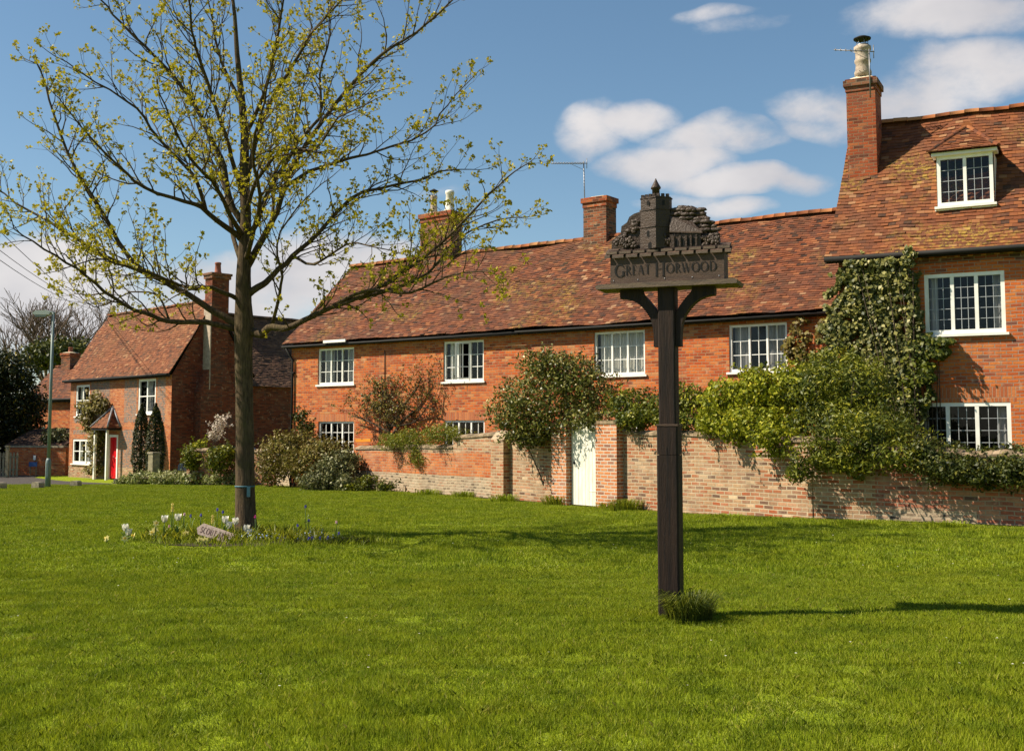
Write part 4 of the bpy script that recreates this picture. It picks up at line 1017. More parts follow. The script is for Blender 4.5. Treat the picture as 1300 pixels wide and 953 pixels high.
# broken footing
for i in range(26):
    x = xl + .3 + i * .17 + random.uniform(-.05, .05); mb.box(x, x + random.uniform(.1, .24), -random.uniform(.02, .07), .01, -.1, random.uniform(.02, .12), 'brick_rubble')
mb.build('brickwork', gw)
def pier(x0, x1, h, m, name='pier', y=-.2):
    mb = MB(); mb.box(x0, x1, y, .3, -.15, h, m); mb.box(x0 - .02, x1 + .02, y - .02, .32, h, h + .07, 'coping')
    return mb.build(name, gw)
ph = fg.loc(712, 541, -.2)[1]; pier(pl0, gx0 - .02, ph, 'brick_pier'); pier(gx1 + .02, pr1, fg.loc(773, 538, -.2)[1], 'brick_pier')
mb = MB(); mb.prism([(bx0, -.15), (bx1, -.15), (bx1, 1.35), (bx1, 1.5), (bx0, 1.5)], -.2, -.002, 'brick_wall')
mb.poly([(bx0, -.2, 1.5), (bx1, -.2, 1.5), (bx1, -.002, 1.72), (bx0, -.002, 1.72)], 'brick_rubble'); mb.poly([(bx1, -.2, 1.5), (bx1, -.002, 1.5), (bx1, -.002, 1.72)], 'brick_rubble'); mb.poly([(bx0, -.2, 1.5), (bx0, -.002, 1.72), (bx0, -.002, 1.5)], 'brick_rubble'); mb.build('buttress', gw)
gh = fg.loc(745, 537, 0)[1]
mb = MB(); nb = 8; gwid = gx1 - gx0
for i in range(nb):
    a = gx0 + gwid * i / nb; mb.box(a + .004, a + gwid / nb - .007, -.055, -.02, .03, gh + .02 * math.sin(math.pi * (i + .5) / nb), 'cream')
mb.box(gx0, gx1, -.02, .02, .3, .42, 'cream'); mb.box(gx0, gx1, -.02, .02, 1.4, 1.52, 'cream'); mb.box(gx0 + .006, gx1 - .006, -.022, -.018, .04, gh - .01, 'cream'); gt = mb.build('gate', gw)
for z_h in (.36, 1.46):
    hb_ = MB(); hb_.box(gx1 - .36, gx1 - .01, -.062, -.054, z_h - .018, z_h + .018, 'cream'); hb_.build('hinge', gt)
gt['label'] = 'white boarded gate between two orange brick piers'
mb = MB(); mb.tube([(gx0 + .1, -.056, .98), (gx0 + .1, -.07, .98), (gx0 + .1, -.085, .98)], [.03, .03, .018], 'black', 10); mb.build('handle', gt)
# right-hand wall
C_ = Vector((8.52, 19.0)); dBC = (C_ - B).normalized(); fr_ = Frame(B.x, B.y, 0, math.atan2(dBC.y, dBC.x))
rwl = root('garden_wall', 'patched red brick garden wall under the hedge in front of the tall house', 'wall', fr_.o, fr_.a)
mb = MB(); wall_seg(mb, .0, 1.2, 1.55, 1.45, .34, [(9, 'brick_wall')], seed=6); wall_seg(mb, 1.2, 2.9, 1.45, 1.32, .34, [(.35, 'brick_rubble'), (9, 'brick_oldred')], seed=7); wall_seg(mb, 2.9, 7, 1.32, 1.27, .34, [(.88, 'brick_oldred'), (9, 'brick_wall')], seed=8)
mb.build('brickwork', rwl)
mb = MB(); mb.box(-.03, .05, -.02, .3, -.15, 1.5, 'brick_wall'); mb.build('pier', rwl)
# low wall on the left with bushes
def low_wall(name, label, p0, p1, h, m, th=.3):
    d = Vector(p1) - Vector(p0); f = Frame(p0[0], p0[1], gz(*p0), math.atan2(d.y, d.x)); rt = root(name, label, 'wall', f.o, f.a)
    mb = MB(); wall_seg(mb, 0, d.length, h, h, th, [(9, m)], seed=11); mb.build('brickwork', rt); return rt
low_wall('low_wall', 'low pinkish brick wall beside the parked car and pale ground cover', (-11.7, 41.3), (-8.2, 39.6), 1.28, 'brick_oldred')
low_wall('low_wall', 'low tumbled brick wall half buried under the big bronze bush', (-8.1, 39.5), (-4.9, 35.1), 1.1, 'brick_rubble')

# ================================================================== VILLAGE SIGN
sg = Frame(1.455, 10.6, 0, -R(21))
vs = root('village_sign', 'dark carved oak village sign on a tall square post, reading Great Horwood', 'sign', sg.o, sg.a)
def sl(px, py, y=0.): return sg.loc(px, py, y)
zsh0 = sl(849, 364, -.12)[1]; zsh1 = zsh0 + .045
zstep = sl(845, 538, -.1)[1]; zj = sl(845, 577, -.1)[1]
def chamf(x, c=.012): return [(-x, -x + c), (-x + c, -x), (x - c, -x), (x, -x + c), (x, x - c), (x - c, x), (-x + c, x), (-x, x - c)]
def sqpost(mb, x, z0, z1, m, ox=0., c=.012):
    pr = chamf(x, c); n = len(pr)
    for i in range(n):
        (a, b), (c_, d) = pr[i], pr[(i + 1) % n]; mb.poly([(a + ox, b, z0), (c_ + ox, d, z0), (c_ + ox, d, z1), (a + ox, b, z1)], m)
    mb.poly([(a + ox, b, z1) for a, b in pr], m)
mb = MB(); sqpost(mb, .080, zstep - .3, zsh0 - .002, 'oak'); mb.build('post', vs)
mb = MB(); sqpost(mb, .100, -.1, zj - .004, 'oak', c=.016); sqpost(mb, .098, zj, zstep - .02, 'oak', c=.016)
pr = chamf(.11, .016)
mb.box(-.102, .102, -.102, .102, zstep - .018, zstep, 'oak_worn'); mb.build('post_sleeve', vs)
# splits in the wood
for (x, z0, z1, wd_) in ((.0, 1.0, 1.55, .006), (.02, .75, 1.25, .005), (-.03, .5, .8, .004), (.06, 1.9, 2.35, .005)):
    mb = MB(); yy = -.1006 if z1 < zstep else -.0806
    pts = [(x + random.uniform(-.008, .008), z0 + (z1 - z0) * t / 6) for t in range(7)]
    for (xa_, za_), (xb_, zb_) in zip(pts, pts[1:]): mb.poly([(xa_ - wd_ / 2, yy, za_), (xa_ + wd_ / 2, yy, za_), (xb_ + wd_ / 2, yy, zb_), (xb_ - wd_ / 2, yy, zb_)], 'letter')
    mb.build('crack', vs)
# shelf
sx0, sx1 = sl(757, 364, -.16)[0], sl(935, 355, -.16)[0]
mb = MB(); mb.prism([(sx0, zsh0), (sx1, zsh0), (sx1 + .01, zsh1 - .015), (sx1 - .02, zsh1), (sx0 + .02, zsh1), (sx0 - .01, zsh1 - .015)], -.17, .17, 'oak_shelf'); mb.build('shelf', vs)
# brackets
OUT = [(.128, 0), (.128, .13), (.15, .27), (.195, .36), (.255, .435), (.33, .485), (.41, .508), (.445, .515), (.447, .60)]
INN = [(.083, 0), (.083, .14), (.083, .32), (.105, .385), (.14, .44), (.18, .495), (.22, .54), (.235, .57), (.24, .60)]
kz_ = (zsh0 - .002 - sl(845, 440, -.03)[1]) / .60; zb0 = sl(845, 440, -.03)[1]
for s_ in (-1, 1):
    mb = MB(); ya, yb = -.05, .05
    o_ = smooth([Vector((x, 0, z)) for x, z in OUT], 3); i_ = smooth([Vector((x, 0, z)) for x, z in INN], 3); n = len(o_)
    o_ = [(s_ * v.x, zb0 + v.z * kz_) for v in o_]; i_ = [(s_ * v.x, zb0 + v.z * kz_) for v in i_]
    def Q(p, y): return (p[0], y, p[1])
    for i in range(n - 1):
        f1 = [Q(i_[i], ya), Q(o_[i], ya), Q(o_[i + 1], ya), Q(i_[i + 1], ya)]; f2 = [Q(i_[i], yb), Q(i_[i + 1], yb), Q(o_[i + 1], yb), Q(o_[i], yb)]
        f3 = [Q(o_[i], ya), Q(o_[i], yb), Q(o_[i + 1], yb), Q(o_[i + 1], ya)]; f4 = [Q(i_[i], yb), Q(i_[i], ya), Q(i_[i + 1], ya), Q(i_[i + 1], yb)]
        for f in (f1, f2, f3, f4): mb.poly(f if s_ > 0 else f[::-1], 'oak')
    f = [Q(i_[0], ya), Q(i_[0], yb), Q(o_[0], yb), Q(o_[0], ya)]; mb.poly(f if s_ > 0 else f[::-1], 'oak')
    mb.build('bracket', vs)
# name board
bx0_, bz0_ = sl(775, 358, -.1); bx1_, bz1_ = sl(919, 322, -.1)
zb0 = zsh1 + .002; zb1 = zb0 + .262
mb = MB(); mb.box(bx0_, bx1_, -.10, .10, zb0, zb1, 'oak_worn')
for (px_) in (779, 810, 844, 879, 913):
    x_ = sl(px_, 355, -.1)[0]; mb.blob((x_, -.101, zb0 + .035), (.006, .004, .006), 'rim', sub=5, amp=0)
nbd = mb.build('name_board', vs)
# letters: strokes (x0,z0,x1,z1,width) on a unit-height grid
Hh, Th = .115, .04
def arc(cx, cz, rx, rz, a0, a1, w0, w1, n=16):
    out = []
    for i in range(n):
        t0, t1 = R(a0 + (a1 - a0) * i / n), R(a0 + (a1 - a0) * (i + 1) / n)
        wv = w1 + (w0 - w1) * abs(math.cos((t0 + t1) / 2))
        out.append((cx + rx * math.cos(t0), cz + rz * math.sin(t0), cx + rx * math.cos(t1), cz + rz * math.sin(t1), wv))
    return out
s = .028
GL = {
 'G': (.85, arc(.45, .5, .42, .48, 45, 315, .14, .05, 22) + [(.76, .12, .76, .45, .13), (.62, .45, .9, .45, s * 1.2), (.75, .85, .78, .72, .04)]),
 'R': (.68, [(.14, 0, .14, 1, .13), (.02, 0, .27, 0, s), (.02, 1, .2, 1, s)] + arc(.2, .74, .28, .25, 90, -90, .12, .04) + [(.14, .99, .22, .99, .04), (.14, .49, .22, .49, .04), (.3, .49, .64, .02, .11), (.58, .0, .72, .0, s)]),
 'E': (.55, [(.14, 0, .14, 1, .13), (.02, 0, .5, 0, .05), (.02, 1, .46, 1, .05), (.14, .52, .4, .52, .04), (.5, 0, .5, .14, s), (.46, 1, .46, .87, s), (.4, .45, .4, .6, s)]),
 'A': (.78, [(.1, 0, .38, 1, .05), (.4, 1, .68, 0, .13), (.2, .36, .58, .36, .04), (.02, 0, .2, 0, s), (.56, 0, .8, 0, s)]),
 'T': (.68, [(.34, 0, .34, 1, .13), (.04, 1, .64, 1, .05), (.22, 0, .46, 0, s), (.04, 1, .04, .86, s), (.64, 1, .64, .86, s)]),
 'H': (.9, [(.14, -.08, .14, 1.0, .13), (.76, -.08, .76, 1, .13), (.14, .5, .76, .5, .04), (.02, 1, .28, 1, s), (.62, 1, .9, 1, s), (.02, -.08, .28, -.08, s), (.62, -.08, .9, -.08, s)]),
 'O': (.92, arc(.45, .5, .42, .49, 0, 360, .14, .045, 26)),
 'W': (1.1, [(.06, 1, .32, 0, .12), (.32, 0, .55, 1, .045), (.5, 1, .76, 0, .12), (.76, 0, 1.02, 1, .045), (-.02, 1, .18, 1, s), (.9, 1, 1.1, 1, s)]),
 'D': (.85, [(.14, 0, .14, 1, .13), (.02, 0, .3, 0, s * 1.3), (.02, 1, .3, 1, s * 1.3)] + arc(.28, .5, .5, .49, 90, -90, .14, .045, 18)),
 'S': (.55, arc(.27, .74, .2, .24, 30, 270, .1, .09, 12) + arc(.27, .26, .22, .25, 90, -150, .1, .09, 12)),
 'C': (.7, arc(.4, .5, .34, .48, 50, 310, .13, .05, 18)),
 'U': (.75, [(.12, 1, .12, .35, .12), (.62, 1, .62, .35, .06)] + arc(.37, .35, .25, .33, 180, 360, .1, .06, 12)),
}
def write(mb, text, x0, x1, zf, hf, bigf, y, m, gap=.13, stroke=1.):
    tot = 0
    for i, ch_ in enumerate(text): tot += (.45 if ch_ == ' ' else GL[ch_][0] + gap) * (bigf if i in BIG else 1)
    k = (x1 - x0) / tot; x = x0
    for i, ch_ in enumerate(text):
        sc_ = bigf if i in BIG else 1
        if ch_ == ' ': x += .45 * k; continue
        wd_, st_ = GL[ch_]; h = hf * sc_; kk = k * sc_
        zb_ = zf - (h - hf) * .55
        for n_, (a, b, c, d, w_) in enumerate(st_):
            p, q = Vector((x + a * kk, zb_ + b * h)), Vector((x + c * kk, zb_ + d * h)); dd = (q - p)
            if dd.length < 1e-6: continue
            dd.normalize(); nn = Vector((-dd.y, dd.x)) * (w_ * h * .5 * stroke); e_ = dd * (w_ * h * .12)
            yy = y - .0002 * (n_ % 5)
            mb.poly([(v.x, yy, v.y) for v in (p - e_ - nn, q + e_ - nn, q + e_ + nn, p - e_ + nn)], m)
        x += (wd_ + gap) * kk
BIG = {0, 6}
mb = MB(); write(mb, 'GREAT HORWOOD', sl(781, 345, -.1)[0], sl(911, 338, -.1)[0], zb0 + .085, .088, 1.36, -.1035, 'letter', stroke=1.15); mb.build('lettering', nbd)
# little tiled weathering above the board
mb = MB(); tx0, tx1 = bx0_ - .05, bx1_ + .07; n = 9; wt = (tx1 - tx0) / n
for r_ in range(2):
    for k in range(n + (r_ == 0)):
        a = tx0 + wt * (k - (.5 if r_ == 0 else 0)) + .01; b = a + wt * .82
        a, b = max(a, tx0), min(b, tx1)
        if b - a < .03: continue
        ya, yb = (-.128, -.06) if r_ == 0 else (-.112, -.02); za = zb1 - .015 + r_ * .04; zt_2 = za + .045 + random.uniform(-.003, .003)
        for (u0, u1) in ((a, b),):
            t_ = .022; mb.poly([(u0, ya, za), (u1, ya, za), (u1, ya, za + t_), (u0, ya, za + t_)], 'oak_shelf'); mb.poly([(u0, ya, za + t_), (u1, ya, za + t_), (u1, yb, zt_2 + t_), (u0, yb, zt_2 + t_)], 'oak_worn')
            mb.poly([(u0, ya, za), (u0, ya, za + t_), (u0, yb, zt_2 + t_), (u0, yb, zt_2)], 'oak'); mb.poly([(u1, ya, za), (u1, yb, zt_2), (u1, yb, zt_2 + t_), (u1, ya, za + t_)], 'oak'); mb.poly([(u0, ya, za), (u0, yb, zt_2), (u1, yb, zt_2), (u1, ya, za)], 'oak')
mb.prism([(-.10, zb1 + .001), (-.10, zb1 + .06), (.10, zb1 + .06), (.10, zb1 + .001)][::-1], tx0 + .04, tx1 - .04, 'oak', axis='x')
mb.build('tile_course', vs)
# carving
CB = zb1 + .06
def cx_(px): return sl(px, 300, -.06)[0]
def cz_(py, px=849): return sl(px, py, -.06)[1]
car = MB()
sil = [(777, 318), (778, 306), (789, 297), (790, 288), (797, 283), (800, 276), (806, 272), (815, 269), (862, 264), (882, 263), (893, 268), (899, 277), (906, 286), (912, 296), (914, 306), (913, 316)]
prof = [(sl(x, y, -.0)[0], sl(x, y, 0)[1]) for x, y in sil]; prof[0] = (prof[0][0], CB - .02); prof[-1] = (prof[-1][0], CB - .02)
car.prism(prof[::-1], -.03, .05, 'oak_carved')
# trees and clouds of leaves round the church
rs = random.Random(5)
def lump(px, py, r, y=-.03, m='oak_carved', sq=1.): 
    x, z = sl(px, py, y); car.blob((x, y, z), (r * sq, r * .6, r), m, seed=rs.random() * 50, sub=7, amp=.35, fr=3.5)
rows_c = [(262, 866, 884), (266, 860, 894), (271, 856, 897), (276, 868, 901), (281, 880, 906), (286, 886, 911), (291, 892, 915), (297, 896, 916)]
for ry_, xa_, xb_ in rows_c:
    x_ = xa_
    while x_ < xb_:
        lump(x_ + rs.uniform(-1, 1) - 1, ry_ + rs.uniform(-1, 1) + 1, rs.uniform(.016, .024), -.042 + rs.uniform(-.012, .012), sq=rs.uniform(1.5, 2.4)); x_ += rs.uniform(3.6, 5.6)
for i in range(46): lump(rs.uniform(891, 914), rs.uniform(300, 315), rs.uniform(.011, .02), -.075)
for i in range(46): lump(rs.uniform(780, 808), rs.uniform(301, 314), rs.uniform(.011, .02), -.07)
for i in range(40):
    t = rs.random(); lump(790 + t * 20, 304 - t * 30 + rs.uniform(-2, 14), rs.uniform(.012, .02), -.04, sq=rs.uniform(1, 2))
for i in range(12): lump(rs.uniform(843, 862), rs.uniform(298, 312), rs.uniform(.018, .03), -.075, sq=.7)
# tower: corner towards the viewer
tx_ = (cx_(814), cx_(835), cx_(850)); tzb = CB; 
def tower(z0, z1, g):
    a, c, b = tx_[0] - g, tx_[1], tx_[2] + g; yf, ys = -.125 - g, -.045
    car.poly([(a, ys - .02, z0), (c, yf, z0), (c, yf, z1), (a, ys - .02, z1)], 'oak_carved'); car.poly([(c, yf, z0), (b, ys, z0), (b, ys, z1), (c, yf, z1)], 'oak_carved')
    car.poly([(a, ys - .02, z1), (c, yf, z1), (b, ys, z1), (b, .05, z1), (a, .05, z1)], 'oak_carved'); car.poly([(b, ys, z0), (b, .05, z0), (b, .05, z1), (b, ys, z1)], 'oak_carved'); car.poly([(a, .05, z0), (a, ys - .02, z0), (a, ys - .02, z1), (a, .05, z1)], 'oak_carved')
    car.poly([(b, .05, z0), (a, .05, z0), (a, .05, z1), (b, .05, z1)], 'oak_carved')
z1_, z2_, z3_ = cz_(288), cz_(266), cz_(251)
tower(tzb, z1_, .008); tower(z1_ + .001, z1_ + .014, .018); tower(z1_ + .015, z2_, .004); tower(z2_ + .001, z2_ + .013, .013); tower(z2_ + .014, z3_, .0); tower(z3_ + .001, z3_ + .012, .008)
for (p, q, n_) in (((tx_[0], -.065), (tx_[1], -.125), 4), ((tx_[1], -.125), (tx_[2], -.045), 3)):
    for k in range(n_):
        t = (k + .5) / n_; x, y = p[0] + (q[0] - p[0]) * t, p[1] + (q[1] - p[1]) * t
        car.box(x - .014, x + .014, y - .004, y + .025, z3_ + .01, z3_ + .04, 'oak_carved')
for k in range(3): car.box(tx_[0] + .01 + k * .07, tx_[0] + .05 + k * .07, .02, .05, z3_ + .01, z3_ + .04, 'oak_carved')
tcx = cx_(834); car.lathe([(.036, 0), (.036, .07), (.048, .078), (.048, .09), (.03, .12), (.012, .155), (.004, .175)], 'oak_carved', (tcx, -.085, z3_ + .01), 8)
# openings and lines
for (px_, py_, w_, h_) in ((823, 258, .012, .04), (842, 257, .012, .045), (823, 297, .012, .055), (826, 312, .02, .05)):
    x, z = sl(px_, py_, -.1); f_ = (x - tx_[0]) / (tx_[1] - tx_[0]) if x < tx_[1] else (x - tx_[1]) / (tx_[2] - tx_[1])
    y = (-.065 + (-.06) * f_ if x < tx_[1] else -.125 + .08 * f_) - .012
    car.poly([(x - w_, y, z - h_ / 2), (x + w_, y, z - h_ / 2), (x + w_, y, z + h_ * .35), (x, y, z + h_ / 2 + .01), (x - w_, y, z + h_ * .35)], 'letter')
# nave: roof, walls, buttresses, windows
n0, n1 = cx_(851), cx_(893)
zr, ze, zw = cz_(274), cz_(296), CB
car.poly([(n0, -.05, zr), (n0, -.10, ze + .012), (n1, -.10, ze - .014), (cx_(878), -.05, cz_(283))], 'oak_carved'); car.poly([(n0, -.101, ze + .012), (n0, -.101, ze - .0), (n1, -.101, ze - .026), (n1, -.101, ze - .014)], 'oak_worn')
car.box(n0, n1 - .02, -.085, .0, zw, ze - .02, 'oak_carved')
for px_ in (856, 864, 872, 878, 885): x = cx_(px_); car.box(x - .008, x + .008, -.1, -.08, zw, ze - .035, 'oak_carved')
for px_ in (860, 868, 875, 881): x = cx_(px_); car.poly([(x - .011, -.088, zw + .015), (x + .011, -.088, zw + .015), (x + .011, -.088, zw + .06), (x, -.088, zw + .078), (x - .011, -.088, zw + .06)], 'letter')
car.build('church_carving', vs)
# tuft round the foot
def tuft(name, label, c, n, h, spread, m='grass', wd_=.006, cat='grass tuft', seed=3, lean=.6):
    r = np.random.default_rng(seed); b = np.zeros((n, 3)); a = r.uniform(0, 6.28, n); rr = spread[0] * np.sqrt(r.random(n)); b[:, 0] = np.cos(a) * rr; b[:, 1] = np.sin(a) * rr * spread[1]
    H = h * r.uniform(.4, 1.1, n); out = np.stack([np.cos(a), np.sin(a)], 1) * (r.uniform(.1, lean, n) * H)[:, None] + r.normal(0, .12, (n, 2)) * H[:, None]
    ww = np.stack([-np.sin(a), np.cos(a), a * 0], 1) * wd_ / 2 * r.uniform(.6, 1.3, n)[:, None]
    m1 = b.copy(); m1[:, :2] += out * .3; m1[:, 2] += H * .62; m2 = b.copy(); m2[:, :2] += out * .75; m2[:, 2] += H * .95; t = b.copy(); t[:, :2] += out * 1.25; t[:, 2] += H * .85
    b[:, 2] -= .02
    V = np.concatenate([np.stack([b - ww, b + ww, m1 + ww, m1 - ww], 1), np.stack([m1 - ww, m1 + ww, m2 + ww * .7, m2 - ww * .7], 1), np.stack([m2 - ww * .7, m2 + ww * .7, t, t - ww * .1], 1)])
    rn = np.clip(r.normal(.35, .2, n), 0, 1); o = quads(name, V, np.tile(rn, 3), m)
    o.location = c; tag(o, label, cat); return o
tuft('grass_tuft', 'long uncut grass tuft at the foot of the sign post', (1.58, 10.35, .0), 1000, .27, (.20, .8), m='leaf_green', wd_=.007, seed=4, lean=.95)

# ================================================================== THE TREE
TD = 18.6; tb = P(312, 681, TD); tb.z = 0
def tp(px, py, dd): 
    q = P(px, py, TD + dd); return q - Vector((tb.x, tb.y, 0))
tree = root('maple_tree', 'large spreading young maple with sparse yellow green leaves on the green', 'tree', (tb.x, tb.y, 0))
pxm = TD / F
limbs = [ # points (px,py), end depth offset, start radius px, end radius px
 ([(300,418),(262,409),(215,408),(185,398),(145,380),(110,350),(70,325),(30,300),(16,288)], -1.2, 4.6, .6),
 ([(304,415),(285,402),(255,385),(205,355),(166,329),(121,256),(93,208),(69,149),(52,90),(36,76)], .8, 6.2, .6),
 ([(205,355),(190,348),(131,325),(80,292),(35,266),(-8,238),(-40,225)], 1.8, 4.2, .6),
 ([(306,302),(285,288),(256,263),(235,256),(183,239),(150,210),(104,163),(75,125)], -1.6, 4.8, .6),
 ([(262,268),(247,225),(201,176),(173,138),(121,104),(72,72)], -.6, 3.4, .6),
 ([(308,285),(290,250),(284,211),(270,180),(249,138),(221,97),(183,59),(152,28),(128,0),(100,-30)], .9, 5.2, .8),
 ([(309,250),(298,215),(290,187),(268,120),(252,70),(244,41),(238,-10),(232,-60)], -1.3, 4, .8),
 ([(303,380),(268,366),(240,366),(200,350),(160,338),(120,330),(75,345)], -2.4, 3.6, .5),
 ([(314,420),(332,424),(345,415),(365,417),(395,402),(420,390),(455,378),(508,348),(558,310),(608,260),(642,226),(672,207)], -.8, 6.4, .6),
 ([(455,378),(500,366),(545,345),(583,302),(634,279),(675,275)], .9, 3.2, .5),
 ([(420,390),(470,368),(520,372),(570,350),(620,345),(640,360)], -1.8, 2.8, .5),
 ([(316,372),(334,361),(346,350),(372,325),(403,298),(445,252),(499,235),(537,227),(567,216),(608,216)], 1.4, 5.6, .5),
 ([(314,335),(335,300),(352,268),(365,226),(394,176),(445,109),(487,67),(529,42),(571,4),(600,-25)], -.9, 5.4, .7),
 ([(312,310),(330,272),(340,245),(378,180),(405,150),(407,96),(418,42),(416,-20)], 1.2, 4.6, .7),
 ([(312,235),(325,180),(340,138),(378,71),(403,33),(440,-10),(470,-50)], .6, 4.2, .7),
 ([(358,240),(394,218),(445,201),(478,193),(541,168),(567,134),(604,96)], 1.0, 3.2, .5),
 ([(312,170),(335,120),(350,60),(360,0),(368,-60)], -1.0, 3.6, .7),
 ([(305,130),(282,80),(270,30),(258,-30)], 1.2, 3.2, .6),
 ([(372,325),(400,335),(440,310),(480,315),(520,325)], -1.2, 2.4, .4),
 ([(310,350),(325,320),(345,280),(350,220),(372,170),(385,110),(400,60)], 3.2, 4.2, .6),
 ([(309,340),(296,300),(285,240),(262,190),(240,150),(222,100)], 3.4, 4.2, .6),
 ([(311,330),(320,300),(330,250),(320,190),(335,130),(345,80)], -3.2, 4.2, .6),
 ([(308,300),(290,270),(270,230),(240,200),(215,150),(200,110)], -3.0, 4.0, .6),
 ([(312,270),(325,230),(360,190),(400,190),(430,150),(470,130)], -2.8, 3.6, .6),
 ([(346,412),(352,385),(358,350),(352,310),(380,260),(420,225)], -1.0, 3.0, .5),
 ([(215,408),(200,375),(165,372),(120,390),(85,352)], .8, 1.8, .4),
]
TM = MB(); BM = MB()
trunk_pts = [(312,690,21),(312,676,16.5),(312,660,14.2),(311,620,13),(311,560,12.2),(310,500,11.8),(309,440,12),(310,415,13.6),(309,385,11.2),(309,350,10),(311,310,8.6),(312,270,7.4),(310,220,6.6),(311,170,5.8),(306,118,4.6),(301,69,3.4),(298,20,2.6),(292,-30,1.8),(290,-90,.8)]
TM.tube([tp(x, y, 0) if y < 675 else Vector((tp(x, y, 0).x, 0, tp(x, y, 0).z if y < 690 else -.1)) for x, y, r in trunk_pts], [r * .94 * pxm for x, y, r in trunk_pts], 'bark', 18)
rt_ = random.Random(11)
leafC, leafS = [], []
def cluster(p, big=1.):
    n = rt_.randint(6, 9)
    for _ in range(n):
        leafC.append(p + Vector((rt_.gauss(0, .023), rt_.gauss(0, .023), rt_.gauss(.008, .021))) * big); leafS.append(.026 * rt_.uniform(.6, 1.25) * big)
def grow(p, d, L, r, lvl, mb):
    n = max(3, int(L / .12)); pts = [p.copy()]; d = d.normalized(); wob = Vector((rt_.gauss(0, 1), rt_.gauss(0, 1), rt_.gauss(0, .5))) * .13
    for i in range(n):
        d = (d + Vector((0, 0, .075 if lvl < 3 else .12)) + wob * .35 + Vector((rt_.gauss(0, 1), rt_.gauss(0, 1), rt_.gauss(0, 1))) * .15).normalized()
        pts.append(pts[-1] + d * (L / n))
    rad = [max(.0022, r * (1 - .75 * i / n)) for i in range(n + 1)]
    mb.tube(pts, rad, 'twig', 5 if lvl <= 2 else 3, cap=False)
    if lvl < 3:
        s = .10 + rt_.random() * .1; sgn = rt_.choice((-1, 1))
        while s < L * .97:
            t = s / L * n; i = int(t); q = pts[i].lerp(pts[min(n, i + 1)], t - i); dd = (pts[min(n, i + 1)] - pts[i]).normalized()
            sd_ = dd.cross(Vector((rt_.gauss(0, 1), rt_.gauss(0, 1), rt_.gauss(0, 1)))).normalized()
            nd = (dd * .75 + sd_ * .8 + Vector((0, 0, .25))).normalized()
            grow(q, nd, (L * .42 * (1 - .5 * s / L)) * rt_.uniform(.5, 1.2) + .05, rad[i] * .55, lvl + 1, mb)
            s += rt_.uniform(.12, .22)
    cluster(pts[-1], 1.05)
    if rt_.random() < .55: cluster(pts[len(pts) // 2], .8)
for (pp, dd, r0, r1) in limbs:
    n = len(pp); pts = []
    start_dd = 0
    for (q_, dd2, _, _) in limbs:
        if q_ is not pp and pp[0] in q_: start_dd = (dd2 - 1.1) * (q_.index(pp[0]) / (len(q_) - 1)) ** 1.1
    for i, (x, y) in enumerate(pp):
        t = i / (n - 1); pts.append(tp(x, y, (start_dd + (dd - 1.1 - start_dd) * t ** 1.1) if start_dd else (dd - 1.1) * t ** 1.1))
    pts = smooth(pts, 3); k = len(pts)
    pts = [p + Vector((rt_.gauss(0, 1), rt_.gauss(0, 1), rt_.gauss(0, 1))) * .008 for p in pts]
    rad = [(r0 * (1 - (i / (k - 1)) ** .8) + r1 * (i / (k - 1)) ** .8) * pxm for i in range(k)]
    BM.tube(pts, [q_ * .9 for q_ in rad], 'twig', 9)
    Ls = [0]
    for i in range(1, k): Ls.append(Ls[-1] + (pts[i] - pts[i - 1]).length)
    LT_ = Ls[-1]; s = LT_ * .16 + rt_.random() * .15
    while s < LT_:
        i = max(j for j in range(k) if Ls[j] <= s); i2 = min(k - 1, i + 1); seg = (Ls[i2] - Ls[i]) or 1; q = pts[i].lerp(pts[i2], (s - Ls[i]) / seg); dv = (pts[i2] - pts[i]).normalized() if i2 > i else (pts[i] - pts[i - 1]).normalized()
        f = s / LT_
        sd_ = dv.cross(Vector((rt_.gauss(0, 1), rt_.gauss(0, 1), rt_.gauss(0, 1)))).normalized()
        nd = (dv * .8 + sd_ * .75 + Vector((0, 0, .2))).normalized()
        L = (.32 + .62 * math.sin(math.pi * min(1, f * .85 + .12))) * rt_.uniform(.55, 1.3)
        grow(q, nd, L, min(rad[i] * .5, .014), 2 if L > .3 else 3, BM)
        s += rt_.uniform(.10, .21)
    grow(pts[-1], (pts[-1] - pts[-2]), .35, rad[-1], 2, BM)
for z in (640, 560): pass
TM.build('trunk', tree); BM.build('branches', tree)
C = np.array([list(p) for p in leafC]); 
leaf_mesh('crown', C, np.array(leafS), 'leaf_tree', tree, np.clip(rng.normal(.5, .25, len(C)), 0, 1), None, .75, 0, 5)
mb = MB(); zt_3 = tp(312, 617, 0).z; n = 24
mb.tube([Vector((tp(311, 617, 0).x, 0, zt_3 - .012)), Vector((tp(311, 617, 0).x, 0, zt_3 + .012))], 12.6 * pxm, 'tie', 24)
mb.box(tp(317, 617, 0).x, tp(321, 617, 0).x, -.20, -.165, zt_3 - .16, zt_3 - .0, 'tie'); mb.build('tree_tie', tree)

